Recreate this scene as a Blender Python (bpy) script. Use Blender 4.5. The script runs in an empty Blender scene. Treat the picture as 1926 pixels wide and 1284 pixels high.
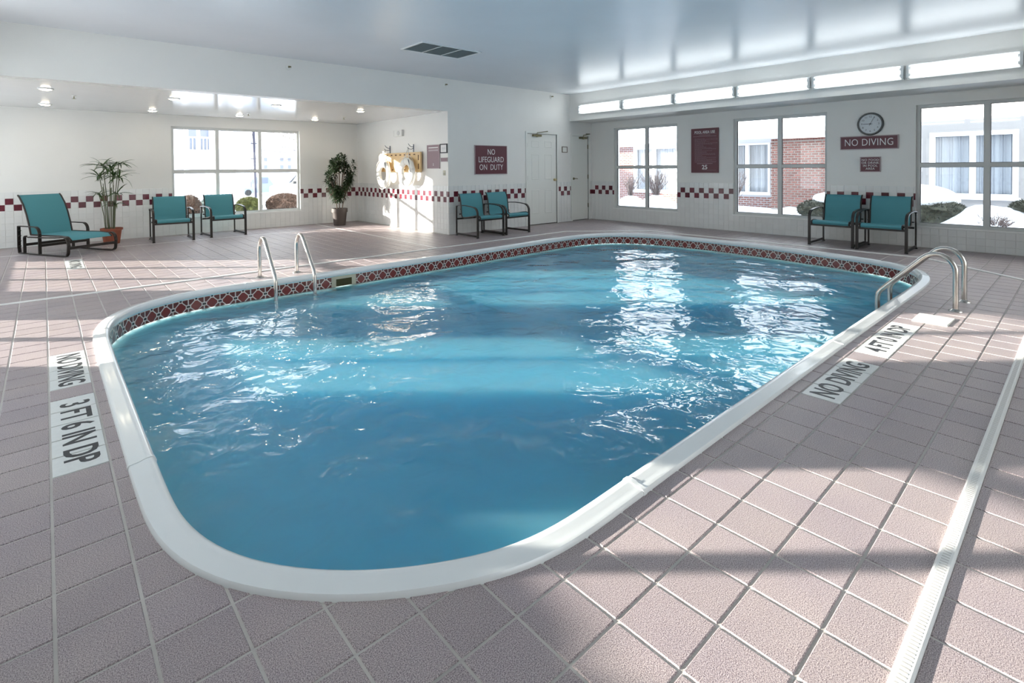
import bpy, bmesh, math, random
from mathutils import Vector, Matrix, noise
import numpy as np
C = bpy.context.scene.collection
S = bpy.context.scene
rnd = random.Random(7)

# ------------------------------------------------------------------ camera
CAMH = 1.29
YAW, PITCH, ROLL = math.radians(48.0638), math.radians(1.0592), math.radians(-0.4691)
FPX, CYP = 980.54, 332.96
fw = Vector((math.cos(YAW), math.sin(YAW), 0)); rt = Vector((math.sin(YAW), -math.cos(YAW), 0)); up = Vector((0, 0, 1))
f1 = math.cos(PITCH)*fw - math.sin(PITCH)*up; u1 = math.cos(PITCH)*up + math.sin(PITCH)*fw
r2 = math.cos(ROLL)*rt + math.sin(ROLL)*u1; u2 = math.cos(ROLL)*u1 - math.sin(ROLL)*rt
cd = bpy.data.cameras.new('camera'); cam = bpy.data.objects.new('camera', cd); C.objects.link(cam)
M = Matrix((r2, u2, -f1)).transposed().to_4x4(); M.translation = Vector((0, 0, CAMH)); cam.matrix_world = M
cd.sensor_width = 36; cd.lens = FPX/1926*36; cd.shift_y = -(642-CYP)/1926
cd.clip_start = 0.02; cd.clip_end = 400
S.camera = cam
CAMP = Vector((0, 0, CAMH))
def proj(p):
    d = Vector(p)-CAMP; z = d.dot(f1)
    if z < 0.05: return None
    return 963+FPX*d.dot(r2)/z, CYP-FPX*d.dot(u2)/z, z

# ------------------------------------------------------------------ light
S.view_settings.view_transform = 'Standard'; S.view_settings.look = 'None'
S.view_settings.gamma = 1; S.view_settings.use_curve_mapping = False
S.view_settings.exposure = 0.80
w = bpy.data.worlds.new('winter_sky'); S.world = w; w.use_nodes = True
wn = w.node_tree; wn.nodes.clear()
o_ = wn.nodes.new('ShaderNodeOutputWorld'); b_ = wn.nodes.new('ShaderNodeBackground')
tc = wn.nodes.new('ShaderNodeTexCoord'); sx = wn.nodes.new('ShaderNodeSeparateXYZ'); rp = wn.nodes.new('ShaderNodeValToRGB')
rp.color_ramp.elements[0].position = 0.0; rp.color_ramp.elements[0].color = (1.0, 0.98, 0.95, 1)
rp.color_ramp.elements[1].position = 0.7; rp.color_ramp.elements[1].color = (0.72, 0.86, 1.0, 1)
wn.links.new(tc.outputs['Generated'], sx.inputs[0]); wn.links.new(sx.outputs['Z'], rp.inputs[0])
wn.links.new(rp.outputs[0], b_.inputs[0]); b_.inputs[1].default_value = 3.3
wn.links.new(b_.outputs[0], o_.inputs[0])
sl = bpy.data.lights.new('sun', 'SUN'); sl.energy = 17.0; sl.angle = math.radians(0.6); sl.color = (1.0, 0.93, 0.84)
so = bpy.data.objects.new('sun', sl); C.objects.link(so)
SUN = Vector((0.743, -0.673, -0.209)).normalized()
so.rotation_euler = SUN.to_track_quat('-Z', 'Y').to_euler(); so.location = (-10, 10, 8)
TUBE = 7.5        # strength of the fluorescent tubes
DOWN = 24.0        # strength of the downlights

# ------------------------------------------------------------------ materials
MATS = {}
def nodes(name):
    m = bpy.data.materials.new(name); m.use_nodes = True
    n = m.node_tree; n.nodes.clear()
    out = n.nodes.new('ShaderNodeOutputMaterial'); MATS[name] = m
    return m, n, out
def pr(name, col, rough=0.5, metal=0.0, spec=0.5, var=0.0, vscale=6.0, bump=0.0, bscale=60.0, coat=0.0, rand=0.0, detail=3.0, em=0.0, trans=0.0):
    m, n, out = nodes(name)
    p = n.nodes.new('ShaderNodeBsdfPrincipled'); n.links.new(p.outputs[0], out.inputs[0])
    p.inputs['Base Color'].default_value = (*col, 1); p.inputs['Roughness'].default_value = rough
    p.inputs['Metallic'].default_value = metal; p.inputs['Specular IOR Level'].default_value = spec
    p.inputs['Coat Weight'].default_value = coat
    if coat: p.inputs['Coat Roughness'].default_value = 0.08
    if em:
        p.inputs['Emission Color'].default_value = (*col, 1); p.inputs['Emission Strength'].default_value = em
    g = n.nodes.new('ShaderNodeNewGeometry')
    if var or rand:
        t = n.nodes.new('ShaderNodeTexNoise'); t.inputs['Scale'].default_value = vscale; t.inputs['Detail'].default_value = detail
        n.links.new(g.outputs['Position'], t.inputs['Vector'])
        mr = n.nodes.new('ShaderNodeMapRange'); mr.inputs[1].default_value = 0.3; mr.inputs[2].default_value = 0.7
        mr.inputs[3].default_value = 1-var; mr.inputs[4].default_value = 1+var
        n.links.new(t.outputs[0], mr.inputs[0])
        hv = n.nodes.new('ShaderNodeHueSaturation'); hv.inputs['Color'].default_value = (*col, 1)
        src = mr.outputs[0]
        if rand:
            oi = n.nodes.new('ShaderNodeObjectInfo'); m2 = n.nodes.new('ShaderNodeMapRange')
            m2.inputs[3].default_value = 1-rand; m2.inputs[4].default_value = 1+rand
            n.links.new(oi.outputs['Random'], m2.inputs[0]); mm = n.nodes.new('ShaderNodeMath'); mm.operation = 'MULTIPLY'
            n.links.new(src, mm.inputs[0]); n.links.new(m2.outputs[0], mm.inputs[1]); src = mm.outputs[0]
        n.links.new(src, hv.inputs['Value']); n.links.new(hv.outputs[0], p.inputs['Base Color'])
    if bump:
        t2 = n.nodes.new('ShaderNodeTexNoise'); t2.inputs['Scale'].default_value = bscale; t2.inputs['Detail'].default_value = 4
        n.links.new(g.outputs['Position'], t2.inputs['Vector'])
        bp = n.nodes.new('ShaderNodeBump'); bp.inputs['Strength'].default_value = 1.0; bp.inputs['Distance'].default_value = bump
        n.links.new(t2.outputs[0], bp.inputs['Height']); n.links.new(bp.outputs[0], p.inputs['Normal'])
    return m
def emis(name, col, st):
    m, n, out = nodes(name); e = n.nodes.new('ShaderNodeEmission'); e.inputs[0].default_value = (*col, 1); e.inputs[1].default_value = st
    n.links.new(e.outputs[0], out.inputs[0]); return m
def glass_mat(name, tint, refl=1.0, ior=1.5):
    m, n, out = nodes(name); fr = n.nodes.new('ShaderNodeFresnel'); fr.inputs[0].default_value = ior
    tr = n.nodes.new('ShaderNodeBsdfTransparent'); tr.inputs[0].default_value = (*tint, 1)
    gl = n.nodes.new('ShaderNodeBsdfGlossy'); gl.inputs['Roughness'].default_value = 0.0
    mx = n.nodes.new('ShaderNodeMixShader'); ml = n.nodes.new('ShaderNodeMath'); ml.operation = 'MULTIPLY'; ml.inputs[1].default_value = refl
    n.links.new(fr.outputs[0], ml.inputs[0]); n.links.new(ml.outputs[0], mx.inputs[0])
    n.links.new(tr.outputs[0], mx.inputs[1]); n.links.new(gl.outputs[0], mx.inputs[2]); n.links.new(mx.outputs[0], out.inputs[0]); return m

m_wall = pr('wall_paint', (0.775, 0.765, 0.73), 0.42, var=0.015, vscale=2, bump=0.0006, bscale=90)
m_ceil = pr('ceiling_gloss_paint', (0.76, 0.785, 0.815), 0.26, spec=0.10, var=0.02, vscale=1.2, bump=0.0006, bscale=5)
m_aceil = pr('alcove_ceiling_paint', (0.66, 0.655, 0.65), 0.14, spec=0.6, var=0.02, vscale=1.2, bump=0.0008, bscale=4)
m_wt = pr('white_wall_tile', (0.76, 0.76, 0.74), 0.16, spec=0.5, rand=0.025, bump=0.0004, bscale=14)
m_bt = pr('burgundy_wall_tile', (0.135, 0.022, 0.035), 0.16, spec=0.5, rand=0.25, var=0.06, vscale=20)
m_wgrout = pr('wall_grout', (0.62, 0.62, 0.60), 0.8)
m_grout = pr('deck_grout', (0.53, 0.50, 0.465), 0.85, var=0.12, vscale=3, bump=0.002, bscale=150)
m_lab = pr('label_tile', (0.70, 0.71, 0.69), 0.35, var=0.03, vscale=40, bump=0.0004, bscale=200)
m_black = pr('black_print', (0.028, 0.03, 0.034), 0.5)
m_cop = pr('coping_white', (0.80, 0.82, 0.81), 0.20, spec=0.5, coat=0.3, var=0.02, vscale=3)
m_drain = pr('drain_plastic', (0.80, 0.79, 0.76), 0.4)
m_slot = pr('drain_slot', (0.55, 0.53, 0.50), 0.7)
m_liner = pr('pool_liner', (0.42, 0.78, 0.90), 0.6, var=0.10, vscale=0.7)
m_steel = pr('brushed_stainless', (0.60, 0.57, 0.53), 0.24, metal=1.0)
m_teal = pr('teal_sling_fabric', (0.070, 0.265, 0.305), 0.7, var=0.05, vscale=300, bump=0.0006, bscale=700)
m_bronze = pr('dark_bronze_metal', (0.030, 0.024, 0.021), 0.35, metal=0.4)
m_sign = pr('burgundy_sign', (0.105, 0.018, 0.030), 0.4, var=0.05, vscale=8)
m_signp = pr('pale_burgundy_sign', (0.23, 0.13, 0.155), 0.45)
m_signfr = pr('sign_edge', (0.36, 0.28, 0.29), 0.4)
m_white = pr('white_lettering', (0.80, 0.78, 0.77), 0.5)
m_door = pr('door_paint', (0.76, 0.765, 0.72), 0.35, bump=0.0003, bscale=60)
m_dark = pr('door_gap_dark', (0.05, 0.045, 0.04), 0.8)
m_brass = pr('brass', (0.62, 0.52, 0.30), 0.25, metal=1.0)
m_brasso = pr('old_brass', (0.20, 0.18, 0.10), 0.4, metal=0.7)
m_frame = pr('window_frame_paint', (0.60, 0.61, 0.59), 0.4)
m_gasket = pr('window_gasket', (0.03, 0.03, 0.032), 0.6)
m_sill = pr('window_sill_paint', (0.80, 0.80, 0.78), 0.35)
m_glass = glass_mat('window_glass', (0.77, 0.79, 0.79), 1.0, 1.5)
m_terra = pr('terracotta', (0.30, 0.085, 0.045), 0.7, var=0.12, vscale=12)
m_potb = pr('brown_plastic_pot', (0.050, 0.036, 0.030), 0.5)
m_soil = pr('soil', (0.03, 0.022, 0.017), 0.95, bump=0.01, bscale=50)
m_leaf = pr('umbrella_leaf', (0.040, 0.085, 0.018), 0.45, var=0.2, vscale=20)
m_leafd = pr('dark_leaf', (0.022, 0.045, 0.015), 0.40, var=0.35, vscale=25)
m_stem = pr('green_brown_stem', (0.10, 0.11, 0.055), 0.6)
m_bark = pr('grey_brown_bark', (0.14, 0.10, 0.07), 0.8)
m_board = pr('tan_board', (0.72, 0.50, 0.24), 0.45, var=0.06, vscale=4)
m_slotd = pr('board_slot', (0.13, 0.055, 0.02), 0.7)
m_ring = pr('ring_foam', (0.82, 0.81, 0.76), 0.45)
m_rope = pr('white_rope', (0.70, 0.69, 0.65), 0.8)
m_hook = pr('blue_grey_hook', (0.06, 0.08, 0.12), 0.4, metal=0.5)
m_plas = pr('white_plastic', (0.74, 0.74, 0.70), 0.4)
m_plasd = pr('cream_switch_plate', (0.50, 0.48, 0.36), 0.4)
m_clock = pr('clock_face', (0.66, 0.69, 0.71), 0.5)
m_clockr = pr('clock_rim', (0.012, 0.02, 0.022), 0.2)
m_vent = pr('vent_frame_white', (0.74, 0.76, 0.76), 0.4)
m_louv = pr('vent_louvre_grey', (0.50, 0.54, 0.54), 0.5)
m_house = pr('fixture_housing', (0.72, 0.74, 0.73), 0.35)
m_tube = emis('fluorescent_tube', (0.93, 0.98, 1.0), TUBE)
m_dl = emis('downlight_lens', (1.0, 0.86, 0.62), DOWN)
m_snow = pr('snow', (0.82, 0.84, 0.88), 0.7, bump=0.02, bscale=6, var=0.02, vscale=2)
m_brick = pr('red_brick', (0.25, 0.105, 0.085), 0.85, rand=0.25, var=0.15, vscale=30)
m_mortar = pr('mortar', (0.42, 0.38, 0.35), 0.9)
m_stucco = pr('grey_beige_stucco', (0.33, 0.315, 0.31), 0.85, bump=0.003, bscale=80, var=0.03)
m_ext = pr('white_exterior_trim', (0.82, 0.82, 0.84), 0.5)
m_siding = pr('white_siding', (0.60, 0.60, 0.62), 0.7)
m_curt = pr('sheer_curtain', (0.62, 0.63, 0.68), 0.9)
m_dglass = pr('dusky_glass', (0.16, 0.18, 0.23), 0.1, spec=0.6)
m_bushg = pr('olive_foliage', (0.085, 0.095, 0.025), 0.8, var=0.4, vscale=15)
m_bushb = pr('brown_foliage', (0.095, 0.060, 0.045), 0.85, var=0.4, vscale=15)
m_bushd = pr('dark_evergreen', (0.055, 0.055, 0.038), 0.85, var=0.4, vscale=15)
m_twig = pr('bare_twig', (0.17, 0.13, 0.12), 0.9)
m_van = pr('van_white_paint', (0.80, 0.80, 0.80), 0.3)
m_tyre = pr('tyre_black', (0.03, 0.03, 0.03), 0.8)
m_pole = pr('dark_pole', (0.035, 0.035, 0.06), 0.6)
m_rub = pr('black_rubber', (0.015, 0.015, 0.015), 0.8)
m_step = pr('ladder_step_plastic', (0.60, 0.60, 0.46), 0.5)
m_roof = pr('pale_shingle', (0.45, 0.45, 0.47), 0.9, var=0.1, vscale=20)

# deck tile: speckled mauve-grey quarry tile
def deck_mat():
    m, n, out = nodes('deck_tile')
    p = n.nodes.new('ShaderNodeBsdfPrincipled'); n.links.new(p.outputs[0], out.inputs[0])
    p.inputs['Roughness'].default_value = 0.42; p.inputs['Specular IOR Level'].default_value = 0.4
    g = n.nodes.new('ShaderNodeNewGeometry')
    t = n.nodes.new('ShaderNodeTexNoise'); t.inputs['Scale'].default_value = 330; t.inputs['Detail'].default_value = 2; n.links.new(g.outputs['Position'], t.inputs['Vector'])
    r = n.nodes.new('ShaderNodeValToRGB'); n.links.new(t.outputs[0], r.inputs[0])
    e = r.color_ramp.elements; e[0].position = 0.36; e[0].color = (0.185, 0.148, 0.163, 1); e[1].position = 0.62; e[1].color = (0.56, 0.495, 0.488, 1)
    t2 = n.nodes.new('ShaderNodeTexNoise'); t2.inputs['Scale'].default_value = 2.2; t2.inputs['Detail'].default_value = 5; n.links.new(g.outputs['Position'], t2.inputs['Vector'])
    mx = n.nodes.new('ShaderNodeMix'); mx.data_type = 'RGBA'; mx.blend_type = 'MULTIPLY'; mx.inputs[0].default_value = 1.0
    r2_ = n.nodes.new('ShaderNodeValToRGB'); n.links.new(t2.outputs[0], r2_.inputs[0])
    e = r2_.color_ramp.elements; e[0].position = 0.3; e[0].color = (0.90, 0.87, 0.90, 1); e[1].position = 0.7; e[1].color = (1.06, 1.03, 0.99, 1)
    oi = n.nodes.new('ShaderNodeObjectInfo'); mr = n.nodes.new('ShaderNodeMapRange'); mr.inputs[3].default_value = 0.95; mr.inputs[4].default_value = 1.05
    n.links.new(oi.outputs['Random'], mr.inputs[0])
    hv = n.nodes.new('ShaderNodeHueSaturation'); n.links.new(mr.outputs[0], hv.inputs['Value'])
    n.links.new(r.outputs[0], mx.inputs[6]); n.links.new(r2_.outputs[0], mx.inputs[7]); n.links.new(mx.outputs[2], hv.inputs['Color'])
    n.links.new(hv.outputs[0], p.inputs['Base Color'])
    bp = n.nodes.new('ShaderNodeBump'); bp.inputs['Distance'].default_value = 0.0012; bp.inputs['Strength'].default_value = 0.8
    n.links.new(t.outputs[0], bp.inputs['Height']); n.links.new(bp.outputs[0], p.inputs['Normal'])
    return m
m_deck = deck_mat()

# water: fresnel mix of tinted see-through and mirror, rippled
def water_mat():
    m, n, out = nodes('pool_water')
    g = n.nodes.new('ShaderNodeNewGeometry')
    def nz(sc, vec_scale, det, rot=0.0, dist=0.0):
        mp = n.nodes.new('ShaderNodeMapping'); mp.inputs['Scale'].default_value = vec_scale; mp.inputs['Rotation'].default_value = (0, 0, rot)
        n.links.new(g.outputs['Position'], mp.inputs['Vector'])
        t = n.nodes.new('ShaderNodeTexNoise'); t.inputs['Scale'].default_value = sc; t.inputs['Detail'].default_value = det; t.inputs['Distortion'].default_value = dist
        n.links.new(mp.outputs[0], t.inputs['Vector']); return t.outputs[0]
    def mul(a, v):
        k = n.nodes.new('ShaderNodeMath'); k.operation = 'MULTIPLY'; n.links.new(a, k.inputs[0]); k.inputs[1].default_value = v; return k.outputs[0]
    def add(a, b):
        k = n.nodes.new('ShaderNodeMath'); k.operation = 'ADD'; n.links.new(a, k.inputs[0]); n.links.new(b, k.inputs[1]); return k.outputs[0]
    h = add(add(mul(nz(1.3, (1, 1, 1), 2, 0.3, 0.4), 0.075), mul(nz(4.2, (1, 1, 1), 2, 1.1, 0.8), 0.016)), mul(nz(15, (1, 1, 1), 2, 0.5, 0.5), 0.0012))
    bp = n.nodes.new('ShaderNodeBump'); bp.inputs['Distance'].default_value = 1.0; bp.inputs['Strength'].default_value = 1.0
    n.links.new(h, bp.inputs['Height'])
    fr = n.nodes.new('ShaderNodeFresnel'); fr.inputs[0].default_value = 1.5; n.links.new(bp.outputs[0], fr.inputs['Normal'])
    gl = n.nodes.new('ShaderNodeBsdfGlossy'); gl.inputs['Roughness'].default_value = 0.02; n.links.new(bp.outputs[0], gl.inputs['Normal'])
    tr = n.nodes.new('ShaderNodeBsdfTransparent'); tr.inputs[0].default_value = (0.78, 0.925, 0.98, 1)
    df = n.nodes.new('ShaderNodeSubsurfaceScattering'); df.inputs['Color'].default_value = (0.11, 0.45, 0.72, 1); df.inputs['Scale'].default_value = 1.7; df.inputs['Radius'].default_value = (0.5, 0.9, 1.0)   # light scattered back by the cloudy water
    m0 = n.nodes.new('ShaderNodeMixShader'); m0.inputs[0].default_value = 0.55; n.links.new(tr.outputs[0], m0.inputs[1]); n.links.new(df.outputs[0], m0.inputs[2])
    mx = n.nodes.new('ShaderNodeMixShader'); n.links.new(fr.outputs[0], mx.inputs[0]); n.links.new(m0.outputs[0], mx.inputs[1]); n.links.new(gl.outputs[0], mx.inputs[2])
    n.links.new(mx.outputs[0], out.inputs[0]); return m
m_water = water_mat()
m_wbody, _n, _out = nodes('pool_water_depth'); _t = _n.nodes.new('ShaderNodeBsdfTransparent'); _t.inputs[0].default_value = (0.86, 0.97, 1.0, 1); _n.links.new(_t.outputs[0], _out.inputs[0])

# waterline tile print: rounded diamond with little squares, by UV
def band_mat():
    m, n, out = nodes('waterline_tile_print')
    p = n.nodes.new('ShaderNodeBsdfPrincipled'); n.links.new(p.outputs[0], out.inputs[0]); p.inputs['Roughness'].default_value = 0.18
    uv = n.nodes.new('ShaderNodeUVMap'); uv.uv_map = 'UVMap'; s = n.nodes.new('ShaderNodeSeparateXYZ'); n.links.new(uv.outputs[0], s.inputs[0])
    def mt(op, a, b=None):
        k = n.nodes.new('ShaderNodeMath'); k.operation = op
        for i, v in enumerate((a, b)):
            if v is None: continue
            if isinstance(v, (int, float)): k.inputs[i].default_value = v
            else: n.links.new(v, k.inputs[i])
        return k.outputs[0]
    a = mt('MULTIPLY', mt('ABSOLUTE', mt('SUBTRACT', s.outputs[0], 0.5)), 2.0)
    b = mt('MULTIPLY', mt('ABSOLUTE', mt('SUBTRACT', s.outputs[1], 0.5)), 2.0)
    ab = mt('ADD', a, b); mx_ = mt('MAXIMUM', a, b); mn = mt('MINIMUM', a, b)
    diamond = mt('MULTIPLY', mt('LESS_THAN', ab, 0.80), mt('LESS_THAN', mx_, 0.66))
    corner = mt('MULTIPLY', mt('GREATER_THAN', ab, 0.98), mt('GREATER_THAN', mn, 0.27))
    corner = mt('MULTIPLY', corner, mt('LESS_THAN', mx_, 0.94))
    sq = mt('MULTIPLY', mt('GREATER_THAN', mx_, 0.80), mt('LESS_THAN', mn, 0.14))
    def mix(f, c1, c2):
        k = n.nodes.new('ShaderNodeMix'); k.data_type = 'RGBA'; n.links.new(f, k.inputs[0])
        for i, c in ((6, c1), (7, c2)):
            if isinstance(c, tuple): k.inputs[i].default_value = (*c, 1)
            else: n.links.new(c, k.inputs[i])
        return k.outputs[2]
    c = mix(diamond, (0.66, 0.60, 0.55), (0.19, 0.035, 0.03))
    c = mix(corner, c, (0.12, 0.035, 0.03)); c = mix(sq, c, (0.025, 0.018, 0.018))
    n.links.new(c, p.inputs['Base Color']); return m
m_band = band_mat()

# ------------------------------------------------------------------ mesh building
class MB:
    def __init__(s): s.v = []; s.f = []
    def add(s, vs, fs):
        k = len(s.v); s.v += [tuple(v) for v in vs]; s.f += [tuple(i+k for i in f) for f in fs]; return s
    def box(s, x0, x1, y0, y1, z0, z1):
        return s.add([(x0, y0, z0), (x1, y0, z0), (x1, y1, z0), (x0, y1, z0), (x0, y0, z1), (x1, y0, z1), (x1, y1, z1), (x0, y1, z1)],
                     [(0, 3, 2, 1), (4, 5, 6, 7), (0, 1, 5, 4), (1, 2, 6, 5), (2, 3, 7, 6), (3, 0, 4, 7)])
    def obox(s, c, sz, mat):
        h = [x/2 for x in sz]; vs = []
        for z in (-1, 1):
            for (a, b) in ((-1, -1), (1, -1), (1, 1), (-1, 1)): vs.append(Vector(c)+mat @ Vector((a*h[0], b*h[1], z*h[2])))
        return s.add(vs, [(0, 3, 2, 1), (4, 5, 6, 7), (0, 1, 5, 4), (1, 2, 6, 5), (2, 3, 7, 6), (3, 0, 4, 7)])
    def prism(s, poly, z0, z1, ch=0.0):
        # poly CCW in xy; chamfered top edge
        n = len(poly); P = [Vector((p[0], p[1], 0)) for p in poly]
        cx = sum((p for p in P), Vector())/n
        vs = [(p.x, p.y, z0) for p in P]+[(p.x, p.y, z1-ch) for p in P]
        fs = [(i, (i+1) % n, n+(i+1) % n, n+i) for i in range(n)]
        if ch:
            for p in P:
                d = (cx-p); L = d.length; q = p+d*min(0.45, ch*1.5/max(L, 1e-6)); vs.append((q.x, q.y, z1))
            fs += [(n+i, n+(i+1) % n, 2*n+(i+1) % n, 2*n+i) for i in range(n)]; fs.append(tuple(2*n+i for i in range(n)))
        else: fs.append(tuple(n+i for i in range(n)))
        return s.add(vs, fs)
    def tube(s, pts, r, n=10, closed=False, rf=None):
        P = [Vector(p) for p in pts]; N = len(P); rings = []
        ref = None
        for i, p in enumerate(P):
            if closed: t = (P[(i+1) % N]-P[i-1])
            else: t = P[min(i+1, N-1)]-P[max(i-1, 0)]
            t = t.normalized() if t.length > 1e-9 else Vector((0, 0, 1))
            if ref is None:
                ref = Vector((0, 0, 1)) if abs(t.z) < 0.9 else Vector((1, 0, 0))
            a = (ref-t*ref.dot(t)).normalized(); ref = a; b = t.cross(a)
            rr = rf(i/(N-1)) if rf else r
            rings.append([p+(a*math.cos(2*math.pi*k/n)+b*math.sin(2*math.pi*k/n))*rr for k in range(n)])
        vs = [v for q in rings for v in q]; fs = []
        for i in range(N if closed else N-1):
            j = (i+1) % N
            for k in range(n): fs.append((i*n+k, i*n+(k+1) % n, j*n+(k+1) % n, j*n+k))
        if not closed: fs.append(tuple(range(n))[::-1]); fs.append(tuple((N-1)*n+k for k in range(n)))
        return s.add(vs, fs)
    def bar(s, yz, x0, x1, th, closed=False):
        # flat bar: path in local YZ plane, width x0..x1, thickness th
        P = [Vector((0, a, b)) for a, b in yz]; N = len(P); vs = []
        for i, p in enumerate(P):
            if closed: t = P[(i+1) % N]-P[i-1]
            else: t = P[min(i+1, N-1)]-P[max(i-1, 0)]
            t.normalize(); nn = Vector((0, -t.z, t.y))*th/2
            for (x, sg) in ((x0, 1), (x1, 1), (x1, -1), (x0, -1)): q = p+nn*sg; vs.append((x, q.y, q.z))
        fs = []
        for i in range(N if closed else N-1):
            j = (i+1) % N
            for k in range(4): fs.append((i*4+k, j*4+k, j*4+(k+1) % 4, i*4+(k+1) % 4))
        if not closed: fs.append((0, 1, 2, 3)); fs.append(tuple((N-1)*4+k for k in (3, 2, 1, 0)))
        return s.add(vs, fs)
    def lathe(s, prof, n=24, c=(0, 0, 0), axis='z', cap=True):
        vs = []
        for r, h in prof:
            for k in range(n):
                a = 2*math.pi*k/n; x, y = r*math.cos(a), r*math.sin(a)
                v = {'z': (x, y, h), 'x': (h, x, y), 'y': (y, h, x)}[axis]
                vs.append((v[0]+c[0], v[1]+c[1], v[2]+c[2]))
        fs = []
        for i in range(len(prof)-1):
            for k in range(n): fs.append((i*n+k, i*n+(k+1) % n, (i+1)*n+(k+1) % n, (i+1)*n+k))
        if cap: fs.append(tuple(range(n))[::-1]); fs.append(tuple((len(prof)-1)*n+k for k in range(n)))
        return s.add(vs, fs)
    def mesh(s, name, mat, smooth=False):
        me = bpy.data.meshes.new(name); me.from_pydata(s.v, [], s.f)
        if mat: me.materials.append(mat)
        if smooth:
            for p in me.polygons: p.use_smooth = True
            try: me.set_sharp_from_angle(angle=math.radians(40))
            except Exception: pass
        me.update(); return me
    def build(s, name, mat, parent=None, smooth=False, kind=None, loc=None, fix=True):
        me = s.mesh(name, mat, smooth)
        if fix:
            bm = bmesh.new(); bm.from_mesh(me); bmesh.ops.recalc_face_normals(bm, faces=bm.faces); bm.to_mesh(me); bm.free()
        o = bpy.data.objects.new(name, me); C.objects.link(o); o.parent = parent
        if loc: o.location = loc
        if kind: o['kind'] = kind
        return o
def inst(name, me, parent=None, loc=(0, 0, 0), rotz=0.0):
    o = bpy.data.objects.new(name, me); C.objects.link(o); o.parent = parent; o.location = loc
    if rotz: o.rotation_euler = (0, 0, rotz)
    return o
def tag(o, label, cat, group=None, kind=None):
    o['label'] = label; o['category'] = cat
    if group: o['group'] = group
    if kind: o['kind'] = kind
    return o
def empty(name, label, cat, loc=(0, 0, 0), rz=0.0, group=None):
    o = bpy.data.objects.new(name, None); C.objects.link(o); o.location = loc; o.rotation_euler = (0, 0, rz)
    o.empty_display_size = 0.1
    return tag(o, label, cat, group)
def struct(name, mb=None, mat=None, parent=None, smooth=False):
    if mb is None: o = bpy.data.objects.new(name, None); C.objects.link(o); o.parent = parent
    else: o = mb.build(name, mat, parent, smooth)
    o['kind'] = 'structure'; return o
def dup(root, loc, rz, label, group):
    r = root.copy(); C.objects.link(r); r.location = loc; r.rotation_euler = (0, 0, rz); r['label'] = label
    if group: r['group'] = group
    for ch in list(root.children):
        c = ch.copy(); C.objects.link(c); c.parent = r
        for g in ch.children:
            d = g.copy(); C.objects.link(d); d.parent = c
    return r
def text(body, size, mat, parent, loc, rot, name='lettering', sx=1.0, ext=0.001, align='CENTER', space=1.0, off=0.0):
    cu = bpy.data.curves.new(name, 'FONT'); cu.body = body; cu.size = size; cu.extrude = ext; cu.align_x = align; cu.align_y = 'CENTER'
    cu.space_character = space; cu.space_line = 0.95; cu.materials.append(mat); cu.offset = off; cu.resolution_u = 3
    tmp = bpy.data.objects.new('t', cu); C.objects.link(tmp); dg = bpy.context.evaluated_depsgraph_get()
    me = bpy.data.meshes.new_from_object(tmp.evaluated_get(dg)); me.name = name; bpy.data.objects.remove(tmp); bpy.data.curves.remove(cu)
    if not me.materials: me.materials.append(mat)
    o = bpy.data.objects.new(name, me); C.objects.link(o); o.parent = parent; o.location = loc; o.rotation_euler = rot; o.scale = (sx, 1, 1)
    return o
R_EAST = (math.pi/2, 0, -math.pi/2)     # text on a wall facing -X
R_NORTH = (math.pi/2, 0, 0)             # text on a wall facing -Y
def biggest(items, n):
    """items: list of (centre, area, payload); the n that show largest first"""
    sc = []
    for it in items:
        q = proj(it[0]); v = 0
        if q and -80 < q[0] < 2006 and -80 < q[1] < 1364: v = it[1]/q[2]**2
        sc.append(v)
    idx = sorted(range(len(items)), key=lambda i: -sc[i])
    return [items[i] for i in idx[:n]], [items[i] for i in idx[n:]]

# ------------------------------------------------------------------ dimensions
XW, XE, YL, YN, XA, YS = -1.6, 10.12, 8.30, 12.19, 5.805, -2.0
ZC, ZL = 3.0, 2.385
XSF = 9.30           # face of the east soffit

# ------------------------------------------------------------------ pool outline (outer edge of the coping)
_o = [(.191, 2.1), (.193, 1.90), (.198, 1.75), (.222, 1.592), (.263, 1.464), (.322, 1.350), (.411, 1.232), (.532, 1.115), (.640, 1.040), (.771, .968), (.910, .920), (1.06, .903),
      (1.363, .903), (2.087, .903), (3.053, .903), (4.253, .898), (5.25, .895), (5.62, .915), (5.95, 1.0), (6.22, 1.17), (6.41, 1.45), (6.53, 1.9), (6.66, 2.8), (6.68, 3.63),
      (6.56, 4.35), (6.28, 4.78), (5.9, 4.97), (5.5, 5.02), (4.06, 4.98), (2.82, 4.93), (1.88, 4.92), (1.454, 4.93), (1.047, 4.93), (.72, 4.86), (.43, 4.65), (.27, 4.37), (.205, 4.05), (.192, 3.6), (.190, 2.95)]
_o = [Vector((a*1.29, b*1.29)) for a, b in _o]
def catmull(P, step):
    out = []; N = len(P)
    for i in range(N):
        p0, p1, p2, p3 = P[i-1], P[i], P[(i+1) % N], P[(i+2) % N]
        L = (p2-p1).length; k = max(2, int(L/0.02))
        d1 = (p2-p0)/((p2-p1).length+(p1-p0).length)*L; d2 = (p3-p1)/((p3-p2).length+(p2-p1).length)*L
        for j in range(k):
            t = j/k; t2, t3 = t*t, t*t*t
            out.append(p1*(2*t3-3*t2+1)+d1*(t3-2*t2+t)+p2*(-2*t3+3*t2)+d2*(t3-t2))
    # resample evenly
    Q = [out[0]]; acc = 0; n = len(out); tot = sum((out[(i+1) % n]-out[i]).length for i in range(n)); m = round(tot/step); st = tot/m
    for i in range(n):
        a, b = out[i], out[(i+1) % n]; L = (b-a).length
        while acc+L >= st*len(Q)-1e-9 and len(Q) < m:
            Q.append(a+(b-a)*((st*len(Q)-acc)/L))
        acc += L
    return Q
OUT = catmull(_o, 0.06)
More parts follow.
